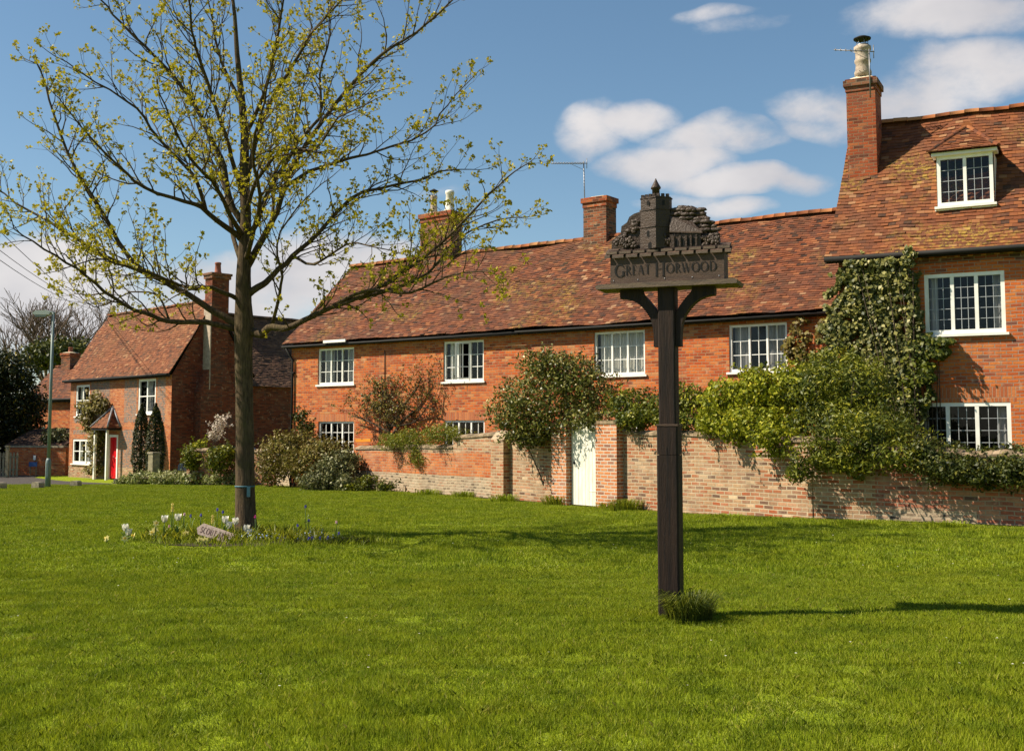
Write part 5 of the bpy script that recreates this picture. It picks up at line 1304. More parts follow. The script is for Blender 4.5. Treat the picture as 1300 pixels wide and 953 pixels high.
# ================================================================== FLOWER BED
bed = MB(); n = 40; bc = Vector((-4.2, 18.15)); 
ring = []
for i in range(n):
    a = 2 * math.pi * i / n; k = 1 + .16 * noise.noise(Vector((math.cos(a) * 1.5, math.sin(a) * 1.5, 2))); ring.append((bc.x + math.cos(a) * 1.6 * k, bc.y + math.sin(a) * 1.0 * k))
for ri in range(5):
    for i in range(n):
        j = (i + 1) % n; f0, f1 = 1 - ri / 5, 1 - (ri + 1) / 5
        def q(pt, f): x, y = bc.x + (pt[0] - bc.x) * f, bc.y + (pt[1] - bc.y) * f; return (x, y, gzb(x, y) + .008 + (1 - f) * .07 + .015 * noise.noise(Vector((x * 6, y * 6, 0))) * (f < 1))
        if ri < 4: bed.poly([q(ring[i], f0), q(ring[j], f0), q(ring[j], f1), q(ring[i], f1)], 'soil')
        else: bed.poly([q(ring[i], f0), q(ring[j], f0), (bc.x, bc.y, gzb(bc.x, bc.y) + .08)], 'soil')
struct(bed.build('flower_bed_soil'), 'bare brown soil of the flower bed round the tree')
# petals and plants
M['petal_white'] = leaf_mat('white_petal', [(0, (.75, .7, .55)), (1, (.9, .88, .82))], .3)
M['petal_yellow'] = leaf_mat('yellow_petal', [(0, (.7, .5, .05)), (1, (.85, .75, .3))], .3)
M['petal_blue'] = leaf_mat('blue_petal', [(0, (.03, .02, .3)), (1, (.12, .1, .55))], .2)
M['petal_pale_blue'] = leaf_mat('forget_me_not', [(0, (.2, .32, .65)), (1, (.5, .62, .85))], .2)
M['petal_pink'] = leaf_mat('pink_petal', [(0, (.6, .3, .35)), (1, (.8, .6, .62))], .2)
M['petal_magenta'] = leaf_mat('magenta_petal', [(0, (.5, .02, .2)), (1, (.7, .08, .35))], .2)
M['flower_stem'] = leaf_mat('flower_stem', [(0, (.06, .12, .02)), (1, (.14, .22, .04))], .2)
def strap_leaf(mb, a, L, h, w_, m='flower_stem', r=.5):
    d = Vector((math.cos(a), math.sin(a), 0)); s_ = Vector((-math.sin(a), math.cos(a), 0)) * w_ / 2; prev = None
    for i in range(6):
        t = i / 5; p = d * (L * t) + Vector((0, 0, h * math.sin(t * 2.0) / .91 if t < .8 else h * math.sin(t * 2.0) / .91)); ww = s_ * (1 - t) ** .5 * (1 if t < 1 else 0)
        cur = (p - ww, p + ww)
        if prev: mb.poly([prev[0], prev[1], cur[1], cur[0]], m, r=r, smooth=True)
        prev = cur
def flower(name, label, kind, px, py, Y=None, group=None):
    """px,py: where the bloom shows; the stem drops to the soil"""
    Y = Y or 18.1; top = P(px, py, Y); g = gzb(top.x, top.y) + .03; h = max(.06, top.z - g)
    rt = root(name, label, {'tulip': 'tulip', 'daffodil': 'daffodil', 'bluebell': 'blue flower', 'hyacinth': 'hyacinth', 'wallflower': 'pink flower', 'magenta': 'pink flower'}[kind], (top.x, top.y, g), random.uniform(0, 6), group)
    st = MB(); st.tube([(0, 0, -.03), (.004, .004, h * .5), (0, 0, h)], [.006, .005, .004], 'flower_stem', 5)
    nl = 4 if kind in ('tulip', 'daffodil', 'hyacinth') else 3
    for k in range(nl): strap_leaf(st, k * 6.28 / nl + random.uniform(-.5, .5), random.uniform(.05, .12), h * random.uniform(.55, .85), .03 if kind == 'tulip' else .014, r=random.random())
    st.build('stem', rt); b = MB()
    if kind == 'tulip':
        for ring_, rr, op in ((0, .044, .5), (1, .036, .2)):
            for k in range(3):
                a = k * 2.094 + ring_ * 1.047; d = Vector((math.cos(a), math.sin(a), 0)); s_ = Vector((-math.sin(a), math.cos(a), 0)); prev = None
                for i in range(7):
                    t = i / 6; rad_ = rr * math.sin(min(1, t * 1.6) * math.pi / 2) * (1 + op * max(0, t - .5)); w2 = .045 * math.sin(math.pi * min(1, t * .88 + .1)) ** .7
                    p = Vector((0, 0, h - .01 + .11 * t)) + d * rad_; cur = (p - s_ * w2 - d * w2 * .3, p, p + s_ * w2 - d * w2 * .3)
                    if prev:
                        b.poly([prev[0], prev[1], cur[1], cur[0]], PM[kind], r=random.random(), smooth=True); b.poly([prev[1], prev[2], cur[2], cur[1]], PM[kind], r=random.random(), smooth=True)
                    prev = cur
    elif kind == 'daffodil':
        c = Vector((0, 0, h)); f = Vector((math.cos(1), math.sin(1), .3)).normalized(); u = f.orthogonal().normalized(); v = f.cross(u)
        for k in range(6):
            a = k * 1.047; d = u * math.cos(a) + v * math.sin(a); s_ = f.cross(d); b.poly([c, c + d * .025 + s_ * .016, c + d * .062, c + d * .03 - s_ * .02], 'petal_yellow', r=1)
        b.tube([c, c + f * .02, c + f * .035], [.010, .013, .019], 'petal_yellow', 8, r=0)
    else:
        m = PM[kind]; L = .14 if kind == 'hyacinth' else .04; n_ = 34 if kind == 'hyacinth' else 14
        for k in range(n_):
            t = k / n_; a = k * 2.4; d = Vector((math.cos(a), math.sin(a), random.uniform(-.2, .5))).normalized(); rr = (.02 if kind == 'hyacinth' else .012) * (1.1 - .5 * t)
            c = Vector((0, 0, h - L * .4 + L * t)) + d * rr; u = d.orthogonal().normalized() * .010; v = d.cross(u).normalized() * .010
            for w3 in range(2): b.poly([c - u, c + v + d * .006, c + u, c - v + d * .006], m, r=random.random()); u, v = (u + v) * .7, (v - u) * .7
    b.build('bloom', rt); return rt
PM = {'tulip': 'petal_white', 'bluebell': 'petal_blue', 'hyacinth': 'petal_yellow', 'wallflower': 'petal_pink', 'magenta': 'petal_magenta'}
tul = [(159, 673, 'small white tulip at the far left end of the flower bed'), (163, 685, 'low white tulip just below the leftmost tulip'), (209, 662, 'small white tulip left of the widest white tulip'), (226, 660, 'widest white tulip on a tall stem left of the plaque'),
       (286, 663, 'white tulip standing above the plaque behind its right half'), (299, 665, 'big white tulip touching the left edge of the tree trunk'), (291, 670, 'smallest white tulip between the two above the plaque'), (313, 674, 'white tulip in front of the trunk, the upper of two'), (316, 680, 'white tulip in front of the trunk, the lower of two')]
for x, y, l in tul: flower('white_tulip', l, 'tulip', x, y, 17.9, 'white tulips in the flower bed')
for x, y, l in [(170, 680, 'pale daffodil right of the leftmost tulips'), (198, 664, 'yellow daffodil highest in the left half of the bed'), (197, 672, 'cream daffodil under the highest yellow one'), (193, 676, 'lowest of three pale daffodils left of the widest tulip'), (236, 677, 'pale daffodil just left of the plaque'), (253, 696, 'yellow daffodil below the plaque, the larger'), (260, 705, 'yellow daffodil lowest in front of the plaque'), (256, 678, 'pale yellow daffodil against the left face of the plaque'), (135, 697, 'yellow flower alone in grass left of the bed'), (158, 701, 'orange yellow flower alone in grass near the bed')]:
    flower('daffodil', l, 'daffodil', x, y, 17.3 if y > 690 else 17.8, 'yellow and cream daffodils in the bed')
for x, y, l in [(242, 655, 'deep blue flower above the tulips left of the plaque'), (276, 647, 'blue flower high over the plaque, left of a pair'), (283, 650, 'blue flower high over the plaque, right of a pair'), (255, 654, 'dull blue flower between the left tulips and the pair'), (388, 643, 'topmost blue flower right of the trunk'), (378, 667, 'blue flower below the topmost one right of the trunk'), (392, 661, 'pale violet flower in the middle of the right group'), (430, 690, 'blue flower farthest right in the bed'), (416, 695, 'blue flower second from the right end'), (406, 702, 'blue flower lowest at the right front edge'), (396, 700, 'blue flower beside the lowest right front one'), (392, 697, 'blue flower left of the lowest front pair'), (258, 672, 'blue flower overlapping the plaque')]:
    flower('blue_flower', l, 'bluebell', x, y, 17.5 if y > 690 else 18.3, 'small deep blue flowers in the bed')
for x, y, l in [(219, 645, 'tall cream hyacinth spike above the widest tulip'), (270, 660, 'thin cream flower spike above the left end of the plaque')]: flower('hyacinth', l, 'hyacinth', x, y, 18.4)
for x, y, l in [(234, 653, 'pink flower spike right of the cream hyacinth'), (215, 668, 'mauve pink flower below left of the widest tulip'), (427, 663, 'pink flower standing alone at right of the bed')]: flower('pink_flower', l, 'wallflower', x, y, 18.2)
flower('magenta_flower', 'bright magenta flower against the right side of the trunk', 'magenta', 324, 656, 18.0); 
# leafy ground layer in the bed
def greens(name, label, c, rx, ry, n, h, m='leaf_green', wd_=.012, seed=1, lean=.5, cat='plants'):
    r = np.random.default_rng(seed); b = np.zeros((n, 3)); a = r.uniform(0, 6.28, n); rr = np.sqrt(r.random(n)); b[:, 0] = np.cos(a) * rr * rx; b[:, 1] = np.sin(a) * rr * ry
    H = h * r.uniform(.35, 1.1, n); o2 = r.normal(0, lean, (n, 2)) * H[:, None]; an = r.uniform(0, 3.14, n); ww = np.stack([np.cos(an), np.sin(an), an * 0], 1) * wd_ / 2
    for i in range(n): b[i, 2] = gzb(c[0] + b[i, 0], c[1] + b[i, 1])
    m1 = b.copy(); m1[:, :2] += o2 * .4; m1[:, 2] += H * .6; t = b.copy(); t[:, :2] += o2; t[:, 2] += H; b[:, 2] -= .01
    V = np.stack([b - ww, b + ww, m1 + ww * 1.1, t, m1 - ww * 1.1], 1)
    o = quads(name, V, np.clip(r.normal(.5, .25, n), 0, 1), m, None, 5); o.location = (c[0], c[1], 0); tag(o, label, cat, kind='stuff'); return o
greens('bulb_leaves', 'mixed green bulb leaves filling the flower bed', (-4.35, 18.15), 1.45, .8, 1500, .21, 'leaf_bright', .014, 3)
greens('wild_grass', 'longer wild grass round the edge of the flower bed', (-3.6, 17.6), 1.9, .55, 2200, .12, 'grass', .007, 5)
greens('wild_grass', 'rough grass at the right end of the flower bed, coloured dark as tree shade', (-2.75, 17.55), .7, .2, 700, .12, 'leaf_dark', .008, 6)  # dark leaf colour paints the shadow strip into this grass
# forget-me-nots: countless tiny flowers
def specks(name, label, c, r3, n, s_, m, seed=1, cat='flowers'):
    r = np.random.default_rng(seed); C = r.normal(size=(n, 3)) * .5 * np.array(r3); o = leaf_mesh(name, C, s_ * r.uniform(.7, 1.2, n), m, None, r.random(n), None, .9, 0, seed); o.location = c; tag(o, label, cat, kind='stuff')
specks('forget_me_nots', 'mass of tiny pale blue flowers right of the trunk', P(338, 683, 17.8), (.42, .2, .10), 190, .011, 'petal_pale_blue', 2)
specks('forget_me_nots', 'mass of tiny violet grey flowers at the right of the bed', P(396, 686, 17.8), (.42, .2, .16), 170, .011, 'petal_pale_blue', 3)
specks('small_flowers', 'scatter of tiny cream flowers at the front of the bed', P(288, 718, 16.3) , (.6, .25, .02), 60, .012, 'petal_white', 4)
# daisies sprinkled over the lawn
r_ = np.random.default_rng(9); pts = []
for _ in range(260):
    y = r_.uniform(6, 24); x = r_.uniform(-.5, .5) * y * .95
    if noise.noise(Vector((x * .5, y * .5, 9))) > .08 and wall_side(x, y): pts.append((x, y, gzb(x, y) + .05))
o = leaf_mesh('daisies', np.array(pts), np.full(len(pts), .010), 'petal_white', None, r_.random(len(pts)), np.tile([0, 0, 1.], (len(pts), 1)), 1., .8, 3); tag(o, 'tiny white daisies scattered over the lawn', 'daisies', kind='stuff')
# plaque
pc = P(274, 677, 17.6); pq = root('wooden_plaque', 'small tilted weathered plaque with carved letters in the flower bed', 'plaque', (pc.x, pc.y, 0))
mb = MB(); ang = R(-17); tl = R(32)
def PL(u, v, t=0.):
    X = u * math.cos(ang) - v * math.sin(ang) * .9; Z = u * math.sin(ang) + v * math.cos(ang); return (X, v * math.sin(tl) - t, pc.z + Z)
pf = [(-.27, -.02), (-.22, -.085), (.25, -.095), (.30, .0), (.235 + .0, .075), (-.225, .085)]
pf = [(-.30, .0), (-.25, -.078), (.235, -.082), (.29, .07), (-.235, .085)]
mb.poly([PL(u, v, .02) for u, v in pf], 'plaque'); mb.poly([PL(u, v, -.02) for u, v in pf[::-1]], 'plaque')
for i in range(len(pf)):
    a, b = pf[i], pf[(i + 1) % len(pf)]; mb.poly([PL(*a, .02), PL(*a, -.02), PL(*b, -.02), PL(*b, .02)], 'plaque')
pl = mb.build('board', pq); t = MB(); BIG = set(); tmp = MB(); write(tmp, 'SCOUT TREE', -.23, .225, -.045, .085, 1, 0, 'plaque_text', gap=.2, stroke=1.0)
for f in tmp.f: t.poly([PL(tmp.v[i].x, tmp.v[i].z, .0215 - tmp.v[i].y) for i in f], 'plaque_text')
t.build('lettering', pl)
mb = MB()
for u in (-.16, .2): x, y, z = PL(u, 0); mb.tube([(x, y + .03, -.05), (x, y + .03, z)], .014, 'oak', 6)
mb.build('stake', pq)

# ================================================================== SHRUBS, CLIMBERS, HEDGES
def gb(px, Y): q = P(px, 548, Y); return (q.x, Y, gz(q.x, Y))
shrub('holly_bush', 'large glossy variegated holly hanging over the wall left of the white gate', 'holly', [(700, 505, 62, 48, 27.2, 1.1), (655, 522, 38, 30, 27.6, .8), (752, 500, 38, 30, 26.6, .8), (690, 462, 34, 20, 27.2, .7), (722, 475, 40, 26, 27, .8), (672, 545, 40, 20, 27.3, .6), (722, 535, 40, 20, 26.7, .6), (748, 532, 26, 14, 25.9, .4), (675, 556, 34, 16, 27.2, .4)], 16000, .04, 'leaf_holly', gb(700, 27.5), gap=.25, seed=2, sprigs=150, flat=.25)
shrub('green_shrub', 'fresh green shrub over the wall just right of the white gate', 'shrub', [(800, 515, 34, 22, 25.6, .6), (870, 510, 30, 24, 24.6, .6), (835, 522, 40, 18, 25.0, .6), (805, 534, 26, 14, 24.8, .3), (860, 535, 34, 14, 23.8, .3)], 6500, .04, 'leaf_green', gb(830, 25.4), gap=.2, seed=3, sprigs=60)
shrub('bright_green_shrub', 'bright yellow green shrub spilling over the wall beneath the right cottage window', 'shrub', [(925, 510, 38, 30, 23.6, .7), (965, 500, 40, 26, 23.2, .7), (1005, 495, 44, 32, 22.8, .8), (960, 535, 50, 28, 22.9, .6), (1000, 545, 40, 30, 22.3, .5), (905, 528, 20, 20, 23.6, .4), (958, 478, 20, 12, 23.4, .4), (940, 545, 34, 20, 22.35, .3), (985, 560, 34, 22, 21.6, .3), (900, 535, 20, 20, 23.0, .3)], 19000, .042, 'leaf_bright', gb(960, 23.9), gap=.2, seed=4, sprigs=90)
shrub('dark_evergreen_shrub', 'big dense dark green shrub at the corner below the ivy', 'shrub', [(1040, 500, 50, 42, 22.4, .9), (1085, 500, 50, 48, 22.2, 1.0), (1060, 545, 56, 36, 21.8, .7), (1110, 550, 50, 36, 21.6, .7), (1040, 578, 40, 22, 20.85, .35), (1090, 585, 50, 22, 20.45, .35), (1150, 580, 44, 22, 20.0, .35), (1060, 465, 40, 24, 22.8, .5), (1100, 555, 70, 34, 20.6, .5), (1012, 600, 16, 14, 20.9, .25)], 36000, .045, 'leaf_green', gb(1070, 22.6), gap=.08, seed=5, sprigs=90, asp=.35, sprig_len=.3)
shrub('clipped_hedge', 'small leaved dark hedge along the wall under the lower right window', 'hedge', [(1195, 582, 40, 24, 20.1, .45), (1250, 590, 50, 22, 19.65, .45), (1310, 588, 50, 24, 19.25, .45), (1365, 588, 40, 30, 18.9, .5), (1280, 588, 50, 20, 19.5, .45), (1210, 595, 50, 22, 19.55, .3), (1260, 600, 60, 22, 19.2, .3), (1320, 600, 60, 24, 18.8, .3), (1175, 572, 26, 16, 19.95, .4)], 26000, .032, 'leaf_dark', gb(1250, 20.1), gap=.1, seed=6, sprigs=70, sprig_len=.18)
shrub('broom_bush', 'yellow green broom drooping over the low wall under the espalier', 'shrub', [(525, 558, 30, 15, 32.2, .4), (562, 552, 28, 14, 31.0, .4), (500, 562, 22, 12, 32.8, .4), (585, 552, 16, 10, 30.5, .3), (535, 580, 16, 14, 31.9, .3)], 6500, .038, 'leaf_broom', gb(530, 32.4), gap=.25, seed=7, sprigs=60, asp=.3, sprig_len=.3)
shrub('bronze_bush', 'wide bronze and green bush at the left corner of the long cottage', 'shrub', [(365, 575, 38, 26, 36.2, .9), (400, 590, 40, 30, 34.6, .8), (345, 595, 24, 22, 37, .6), (420, 575, 26, 20, 35, .6), (385, 560, 24, 16, 36.2, .5)], 9000, .05, 'leaf_bronze', gb(375, 36), gap=.2, seed=8, sprigs=60)
shrub('silvery_bush', 'silvery leaved shrub at the right side of the bronze bush', 'shrub', [(425, 600, 28, 26, 33.8, .6), (440, 585, 18, 16, 34.2, .5), (405, 612, 30, 16, 33.6, .5), (440, 615, 18, 14, 33.2, .4)], 6000, .045, 'leaf_grey', gb(425, 34), gap=.15, seed=9, sprigs=24)
shrub('low_shrub', 'low green weeds at the foot of the crumbling wall', 'shrub', [(468, 612, 16, 10, 33.2, .3), (450, 620, 16, 8, 33, .3), (490, 618, 14, 6, 32.5, .2)], 1500, .04, 'leaf_green', gb(468, 33.1), gap=.1, seed=10, sprigs=10)
shrub('wall_climber', 'small leafy climber by the downpipe at the left end of the cottage', 'climber', [(383, 530, 9, 13, 36.6, .2), (388, 545, 12, 12, 36.5, .25)], 900, .045, 'leaf_dark', gb(385, 36.7), gap=.1, seed=11, sprigs=14, sprig_len=.25)
shrub('pale_ground_cover', 'long low pale green ground cover along the lawn edge left of the tree', 'ground cover', [(185, 607, 26, 9, 44.0, .6), (220, 608, 30, 10, 42.4, .6), (255, 608, 30, 11, 41.3, .6), (285, 608, 24, 11, 40.6, .6), (165, 611, 18, 6, 44.6, .5), (310, 608, 16, 9, 40, .5)], 9500, .055, 'leaf_pale', gb(230, 42), gap=.05, seed=12, stems=4, sprigs=40, sprig_len=.2)
shrub('rounded_bush', 'round green bush on the low wall beside the pale ground cover, left one', 'shrub', [(243, 582, 13, 15, 41.0, .4)], 1300, .05, 'leaf_green', gb(243, 41.2), gap=.1, seed=13, sprigs=10)
shrub('rounded_bush', 'rounded green bush just left of the tree trunk, with yellow tips', 'shrub', [(277, 584, 18, 18, 40, .5), (288, 575, 12, 10, 40, .4)], 2300, .05, 'leaf_green', gb(278, 40.3), gap=.1, seed=14, sprigs=16)
shrub('leaning_shrub', 'thin green shrub with few leaves above the parked car', 'shrub', [(253, 566, 10, 7, 42, .3)], 300, .05, 'leaf_bright', gb(253, 42), gap=.2, seed=15, sprigs=10)
shrub('blossom_tree', 'little white blossoming tree beside the dark gable wall', 'tree', [(276, 545, 9, 13, 41.5, .4), (283, 535, 6, 9, 41.5, .3), (270, 552, 7, 7, 41.5, .3)], 420, .05, 'blossom', gb(278, 41.5), gap=.2, seed=16, sprigs=16, stems=8, sprig_len=.3)
# ivy on the tall house front: a sheet of leaves close to the wall
def wall_ivy(name, label, f, polys, n, size, m, seed, y=-.02, thick=.16, cat='ivy', base=None, stem=True):
    rt = root(name, label, cat, base or f.w(f.loc(polys[0][0], polys[0][1], 0)[0], y, 0)); r = np.random.default_rng(seed); C = []; D = []
    for _ in range(n * 3):
        k = r.integers(len(polys)); (x, y_, rx, ry) = polys[k]
        a = r.uniform(0, 6.28); q = math.sqrt(r.random()); px, py = x + math.cos(a) * q * rx, y_ + math.sin(a) * q * ry
        e = noise.noise(Vector((px * .09, py * .09, seed)))
        if q > .75 + e * .9: continue
        lx, lz = f.loc(px, py, y); t = abs(r.normal()) * thick * (1 - q * .5)
        p = f.w(lx, y - t, lz); C.append(list(p - rt.location)); D.append(list(-f.n + Vector((0, 0, .4))))
        if len(C) >= n: break
    C = np.array(C); D = np.array(D)
    leaf_mesh('foliage', C, size * r.uniform(.6, 1.2, len(C)), m, rt, np.clip(r.normal(.5, .25, len(C)), 0, 1), D, .8, .5, seed)
    mb = MB()
    for k in range(7):
        (x, y_, rx, ry) = polys[k % len(polys)]; px, py = x + r.uniform(-.5, .5) * rx, y_ + r.uniform(-.4, .4) * ry
        lx, lz = f.loc(px, py, y); e_ = f.w(lx, y - .02, lz) - rt.location; s0 = Vector((r.normal() * .1, 0, 0)); mb.tube([s0, s0.lerp(e_, .4) + Vector((r.normal() * .05, 0, .1)), e_], [.016, .012, .005], 'stem', 6)
    mb.build('stem', rt); return rt
wall_ivy('ivy', 'thick pale ivy climbing to the eaves of the tall house', ft, [(1100, 400, 50, 66), (1112, 385, 56, 60), (1088, 352, 34, 34), (1130, 352, 40, 26), (1085, 390, 40, 50), (1120, 430, 50, 45), (1140, 470, 40, 45), (1150, 440, 36, 36), (1150, 365, 20, 34), (1158, 400, 14, 40), (1108, 470, 50, 50), (1150, 520, 28, 40), (1060, 430, 22, 30)], 34000, .05, 'leaf_ivy', 3, y=.14, thick=.15)
wall_ivy('climbing_rose', 'leafy climber reaching right beneath the upper window of the tall house', ft, [(1180, 440, 34, 18), (1200, 434, 20, 8), (1195, 448, 14, 10), (1165, 465, 30, 30), (1178, 470, 16, 20), (1160, 500, 30, 30)], 3600, .045, 'leaf_green', 4, y=.12, thick=.22, cat='climber')
wall_ivy('eaves_ivy', 'sprigs of ivy reaching over the gutter of the tall house', ft, [(1157, 325, 11, 14), (1145, 332, 24, 8), (1090, 334, 30, 5), (1120, 334, 20, 6)], 420, .05, 'leaf_ivy', 6, y=-.14, thick=.06)
wall_ivy('wall_climber', 'sparse red tinged climber beside the right-hand cottage window', fc, [(1015, 425, 16, 26), (1020, 450, 20, 16), (1048, 420, 10, 20), (1004, 440, 8, 14)], 800, .05, 'leaf_bronze', 7, y=.1, thick=.2, cat='climber')
# espalier: bare twiggy climber on the cottage
def twiggy(name, label, cat, base, paths, n, L, leafn, m, seed, spread=.6, group=None, lsize=.03, r0=.03, bark='stem'):
    rt = root(name, label, cat, base, group=group); mb = MB(); r = random.Random(seed); Cs = []
    B_ = Vector(base)
    def rec(p, d, L_, rr, lvl):
        k = 5; pts = [p]; 
        for i in range(k):
            d = (d + Vector((r.gauss(0, .28), r.gauss(0, .12), r.gauss(.05, .25)))).normalized(); pts.append(pts[-1] + d * L_ / k)
        mb.tube(pts, [rr * (1 - .8 * i / k) for i in range(k + 1)], bark, 5 if lvl == 0 else 3, cap=False)
        for q in pts[2:]:
            if r.random() < leafn: Cs.append(list(q + Vector((r.gauss(0, .03), r.gauss(0, .03), r.gauss(0, .03)))))
        if lvl < 2:
            for i in range(3 if lvl == 0 else 2): q = r.choice(pts[1:]); rec(q, (d + Vector((r.gauss(0, spread), r.gauss(0, .2), r.gauss(.35, spread)))).normalized(), L_ * r.uniform(.45, .75), rr * .5, lvl + 1)
    for path in paths:
        pts = smooth([Vector(q) - B_ for q in path], 4); k = len(pts); mb.tube(pts, [r0 * (1 - .7 * i / k) for i in range(k)], bark, 7)
        for i in range(n): q = pts[int(len(pts) * (.2 + .8 * r.random())) - 1]; rec(q, Vector((r.gauss(0, .6), r.gauss(-.05, .2), r.gauss(.5, .5))).normalized(), L * r.uniform(.5, 1.2), r0 * .3, 0)
    mb.build('branches', rt)
    if Cs:
        Cs = np.array(Cs); rep = np.repeat(Cs, 3, 0) + np.random.default_rng(seed).normal(0, .025, (len(Cs) * 3, 3)); leaf_mesh('foliage', rep, np.full(len(rep), lsize), m, rt, np.random.default_rng(seed).random(len(rep)), None, .6, 0, seed)
    return rt
def fcw(px, py, y=-.05): x, z = fc.loc(px, py, y); return fc.w(x, y, z)
eb = fcw(497, 600); eb.z = 0
twiggy('espalier_shrub', 'bare twisting wall shrub trained over the cottage front above the broom', 'shrub', eb, [[eb, fcw(496, 560), fcw(492, 535), fcw(487, 500), fcw(484, 478)], [fcw(496, 555), fcw(515, 530), fcw(535, 518), fcw(552, 520)], [fcw(495, 550), fcw(475, 538), fcw(455, 530), fcw(446, 528)], [fcw(496, 545), fcw(515, 512), fcw(528, 495), fcw(535, 480)], [fcw(490, 540), fcw(508, 540), fcw(528, 534), fcw(545, 512)]], 13, .75, .5, 'leaf_bronze', 5, r0=.04)
wall_ivy('wall_climber', 'leafy patch on the bare espalier stem between the left upper windows', fc, [(484, 495, 13, 24), (478, 505, 16, 14), (500, 520, 26, 12)], 500, .045, 'leaf_bronze', 9, y=-.02, thick=.15, cat='climber')
# holly-ish climber and conifers by the red door
wall_ivy('porch_climber', 'bushy climber over the wall left of the red door porch', fl_, [(122, 510, 16, 18), (112, 518, 10, 12), (130, 515, 12, 14), (112, 535, 10, 14), (124, 560, 6, 26), (128, 580, 6, 24), (120, 595, 8, 10), (131, 550, 6, 20)], 3600, .07, 'leaf_bronze', 8, y=.02, thick=.28, cat='climber')
def conifer(px, top, bot, wpx, Y, label, seed):
    s_ = F / Y; t = P(px, top, Y); b = P(px, bot, Y); H = t.z - b.z; rt = root('conifer', label, 'conifer', (b.x, b.y, b.z), group='columnar conifers in front of the red door cottage')
    r = np.random.default_rng(seed); n = 5200; u = r.random(n) ** .85; a = r.uniform(0, 6.28, n); prof = np.sin(np.clip(u * .92 + .12, 0, 1) * np.pi) ** .55 * (1 - .25 * u)
    rad = (wpx / 2 / s_) * prof * (1 - np.abs(r.normal(0, .12, n))) * (1 + .25 * np.array([noise.noise(Vector((math.cos(x) * 1.6, math.sin(x) * 1.6, y * 7 + seed))) for x, y in zip(a, u)]))
    C = np.stack([np.cos(a) * rad, np.sin(a) * rad, u * H], 1); D = np.stack([np.cos(a), np.sin(a), a * 0 + .6], 1)
    leaf_mesh('foliage', C, .06 * r.uniform(.5, 1.2, n), 'leaf_yew', rt, np.clip(r.normal(.5, .22, n), 0, 1), D, .4, .4, seed)
    mb = MB(); mb.tube([(0, 0, -.1), (0, 0, H * .5), (0, 0, H * .95)], [.09, .05, .01], 'stem', 7); mb.build('trunk', rt)
conifer(178, 513, 604, 26, 48.8, 'narrow dark conifer, the left of two by the red door cottage', 1); conifer(196, 512, 602, 27, 47.0, 'narrow dark conifer, right of two, beside the gable corner', 2)
mb = MB(); q = P(195, 600, 45.5); mb.box(-.16, .16, -.16, .16, 0, 1.25, 'wood_old'); mb.box(-.19, .19, -.19, .19, 1.25, 1.32, 'stone'); o = mb.build('gate_post', None, (q.x, q.y, -.43)); o.rotation_euler = (0, 0, R(-40)); tag(o, 'square timber gate post in front of the right conifer', 'post')
# yew on the far left; its leftmost masses, unseen, are added to shade the yard
shrub('yew_tree', 'huge dark evergreen filling the left edge behind the street lamp', 'tree', [(2, 515, 44, 50, 62.5, 2.6), (-28, 480, 50, 50, 62, 2.6), (24, 535, 30, 34, 63, 2), (16, 472, 28, 26, 62, 1.8), (38, 520, 18, 34, 63.5, 1.2), (-10, 560, 50, 40, 62.5, 2), (-70, 500, 50, 90, 57.5, 2.8), (-120, 480, 60, 110, 56, 3), (-50, 540, 30, 60, 58.5, 2)], 42000, .1, 'leaf_yew', gb(2, 63.5), gap=.05, seed=21, sprigs=50, sprig_len=.5, stem_r=.1)
shrub('distant_evergreen', 'round dull evergreen in front of the bare tree far left', 'tree', [(82, 450, 34, 22, 82, 3), (55, 455, 24, 18, 82, 2.5), (110, 455, 20, 14, 82, 2)], 7000, .14, 'leaf_dark', gb(82, 82.5), gap=.1, seed=22, sprigs=20, stem_r=.12, sprig_len=.6)
shrub('garden_shrub', 'pale flowering shrub in the shade between far cottage and red door cottage', 'shrub', [(72, 555, 18, 12, 60, .8), (82, 565, 12, 14, 60, .8)], 1800, .09, 'leaf_grey', gb(75, 60), gap=.2, seed=23, sprigs=20)
# bare tree
def bare_tree(name, label, px, Y, topy, wpx, seed, lvls=5):
    s_ = F / Y; b = Vector(gb(px, Y)); H = P(px, topy, Y).z - b.z; rt = root(name, label, 'tree', b); mb = MB(); r = random.Random(seed)
    W = wpx / 2 / s_
    def rec(p, d, L_, rr, lvl, mbx):
        k = 4; pts = [p]
        for i in range(k):
            d = (d + Vector((r.gauss(0, .12), r.gauss(0, .12), .07 + r.gauss(0, .05)))).normalized(); pts.append(pts[-1] + d * L_ / k)
        mbx.tube(pts, [max(.018, rr * (1 - .4 * i / k)) for i in range(k + 1)], 'bark_far', 6 if lvl < 2 else 3, cap=False)
        if lvl < lvls:
            for i in range(3 if lvl < 4 else 3): q = pts[-1] if i == 0 else pts[r.randint(2, k)]; rec(q, (d + Vector((r.gauss(0, .5), r.gauss(0, .45), r.gauss(.08, .28)))).normalized(), L_ * r.uniform(.66, .88), max(.022, rr * .6), lvl + 1, mbx)
    mb.tube([(0, 0, -.2), (.1, 0, H * .15), (0, 0, H * .28)], [.5, .36, .32], 'bark_far', 9); mb.build('trunk', rt); bb = MB()
    for i in range(7):
        a = i * .9 + r.uniform(-.3, .3); rec(Vector((0, 0, H * r.uniform(.2, .28))), Vector((math.cos(a) * .75, math.sin(a) * .6, r.uniform(.5, 1.1))).normalized(), H * .26, .26, 1, bb)
    bb.build('branches', rt)
bare_tree('bare_tree', 'leafless broad tree on the skyline behind the street lamp', 72, 88, 380, 110, 4, 6)

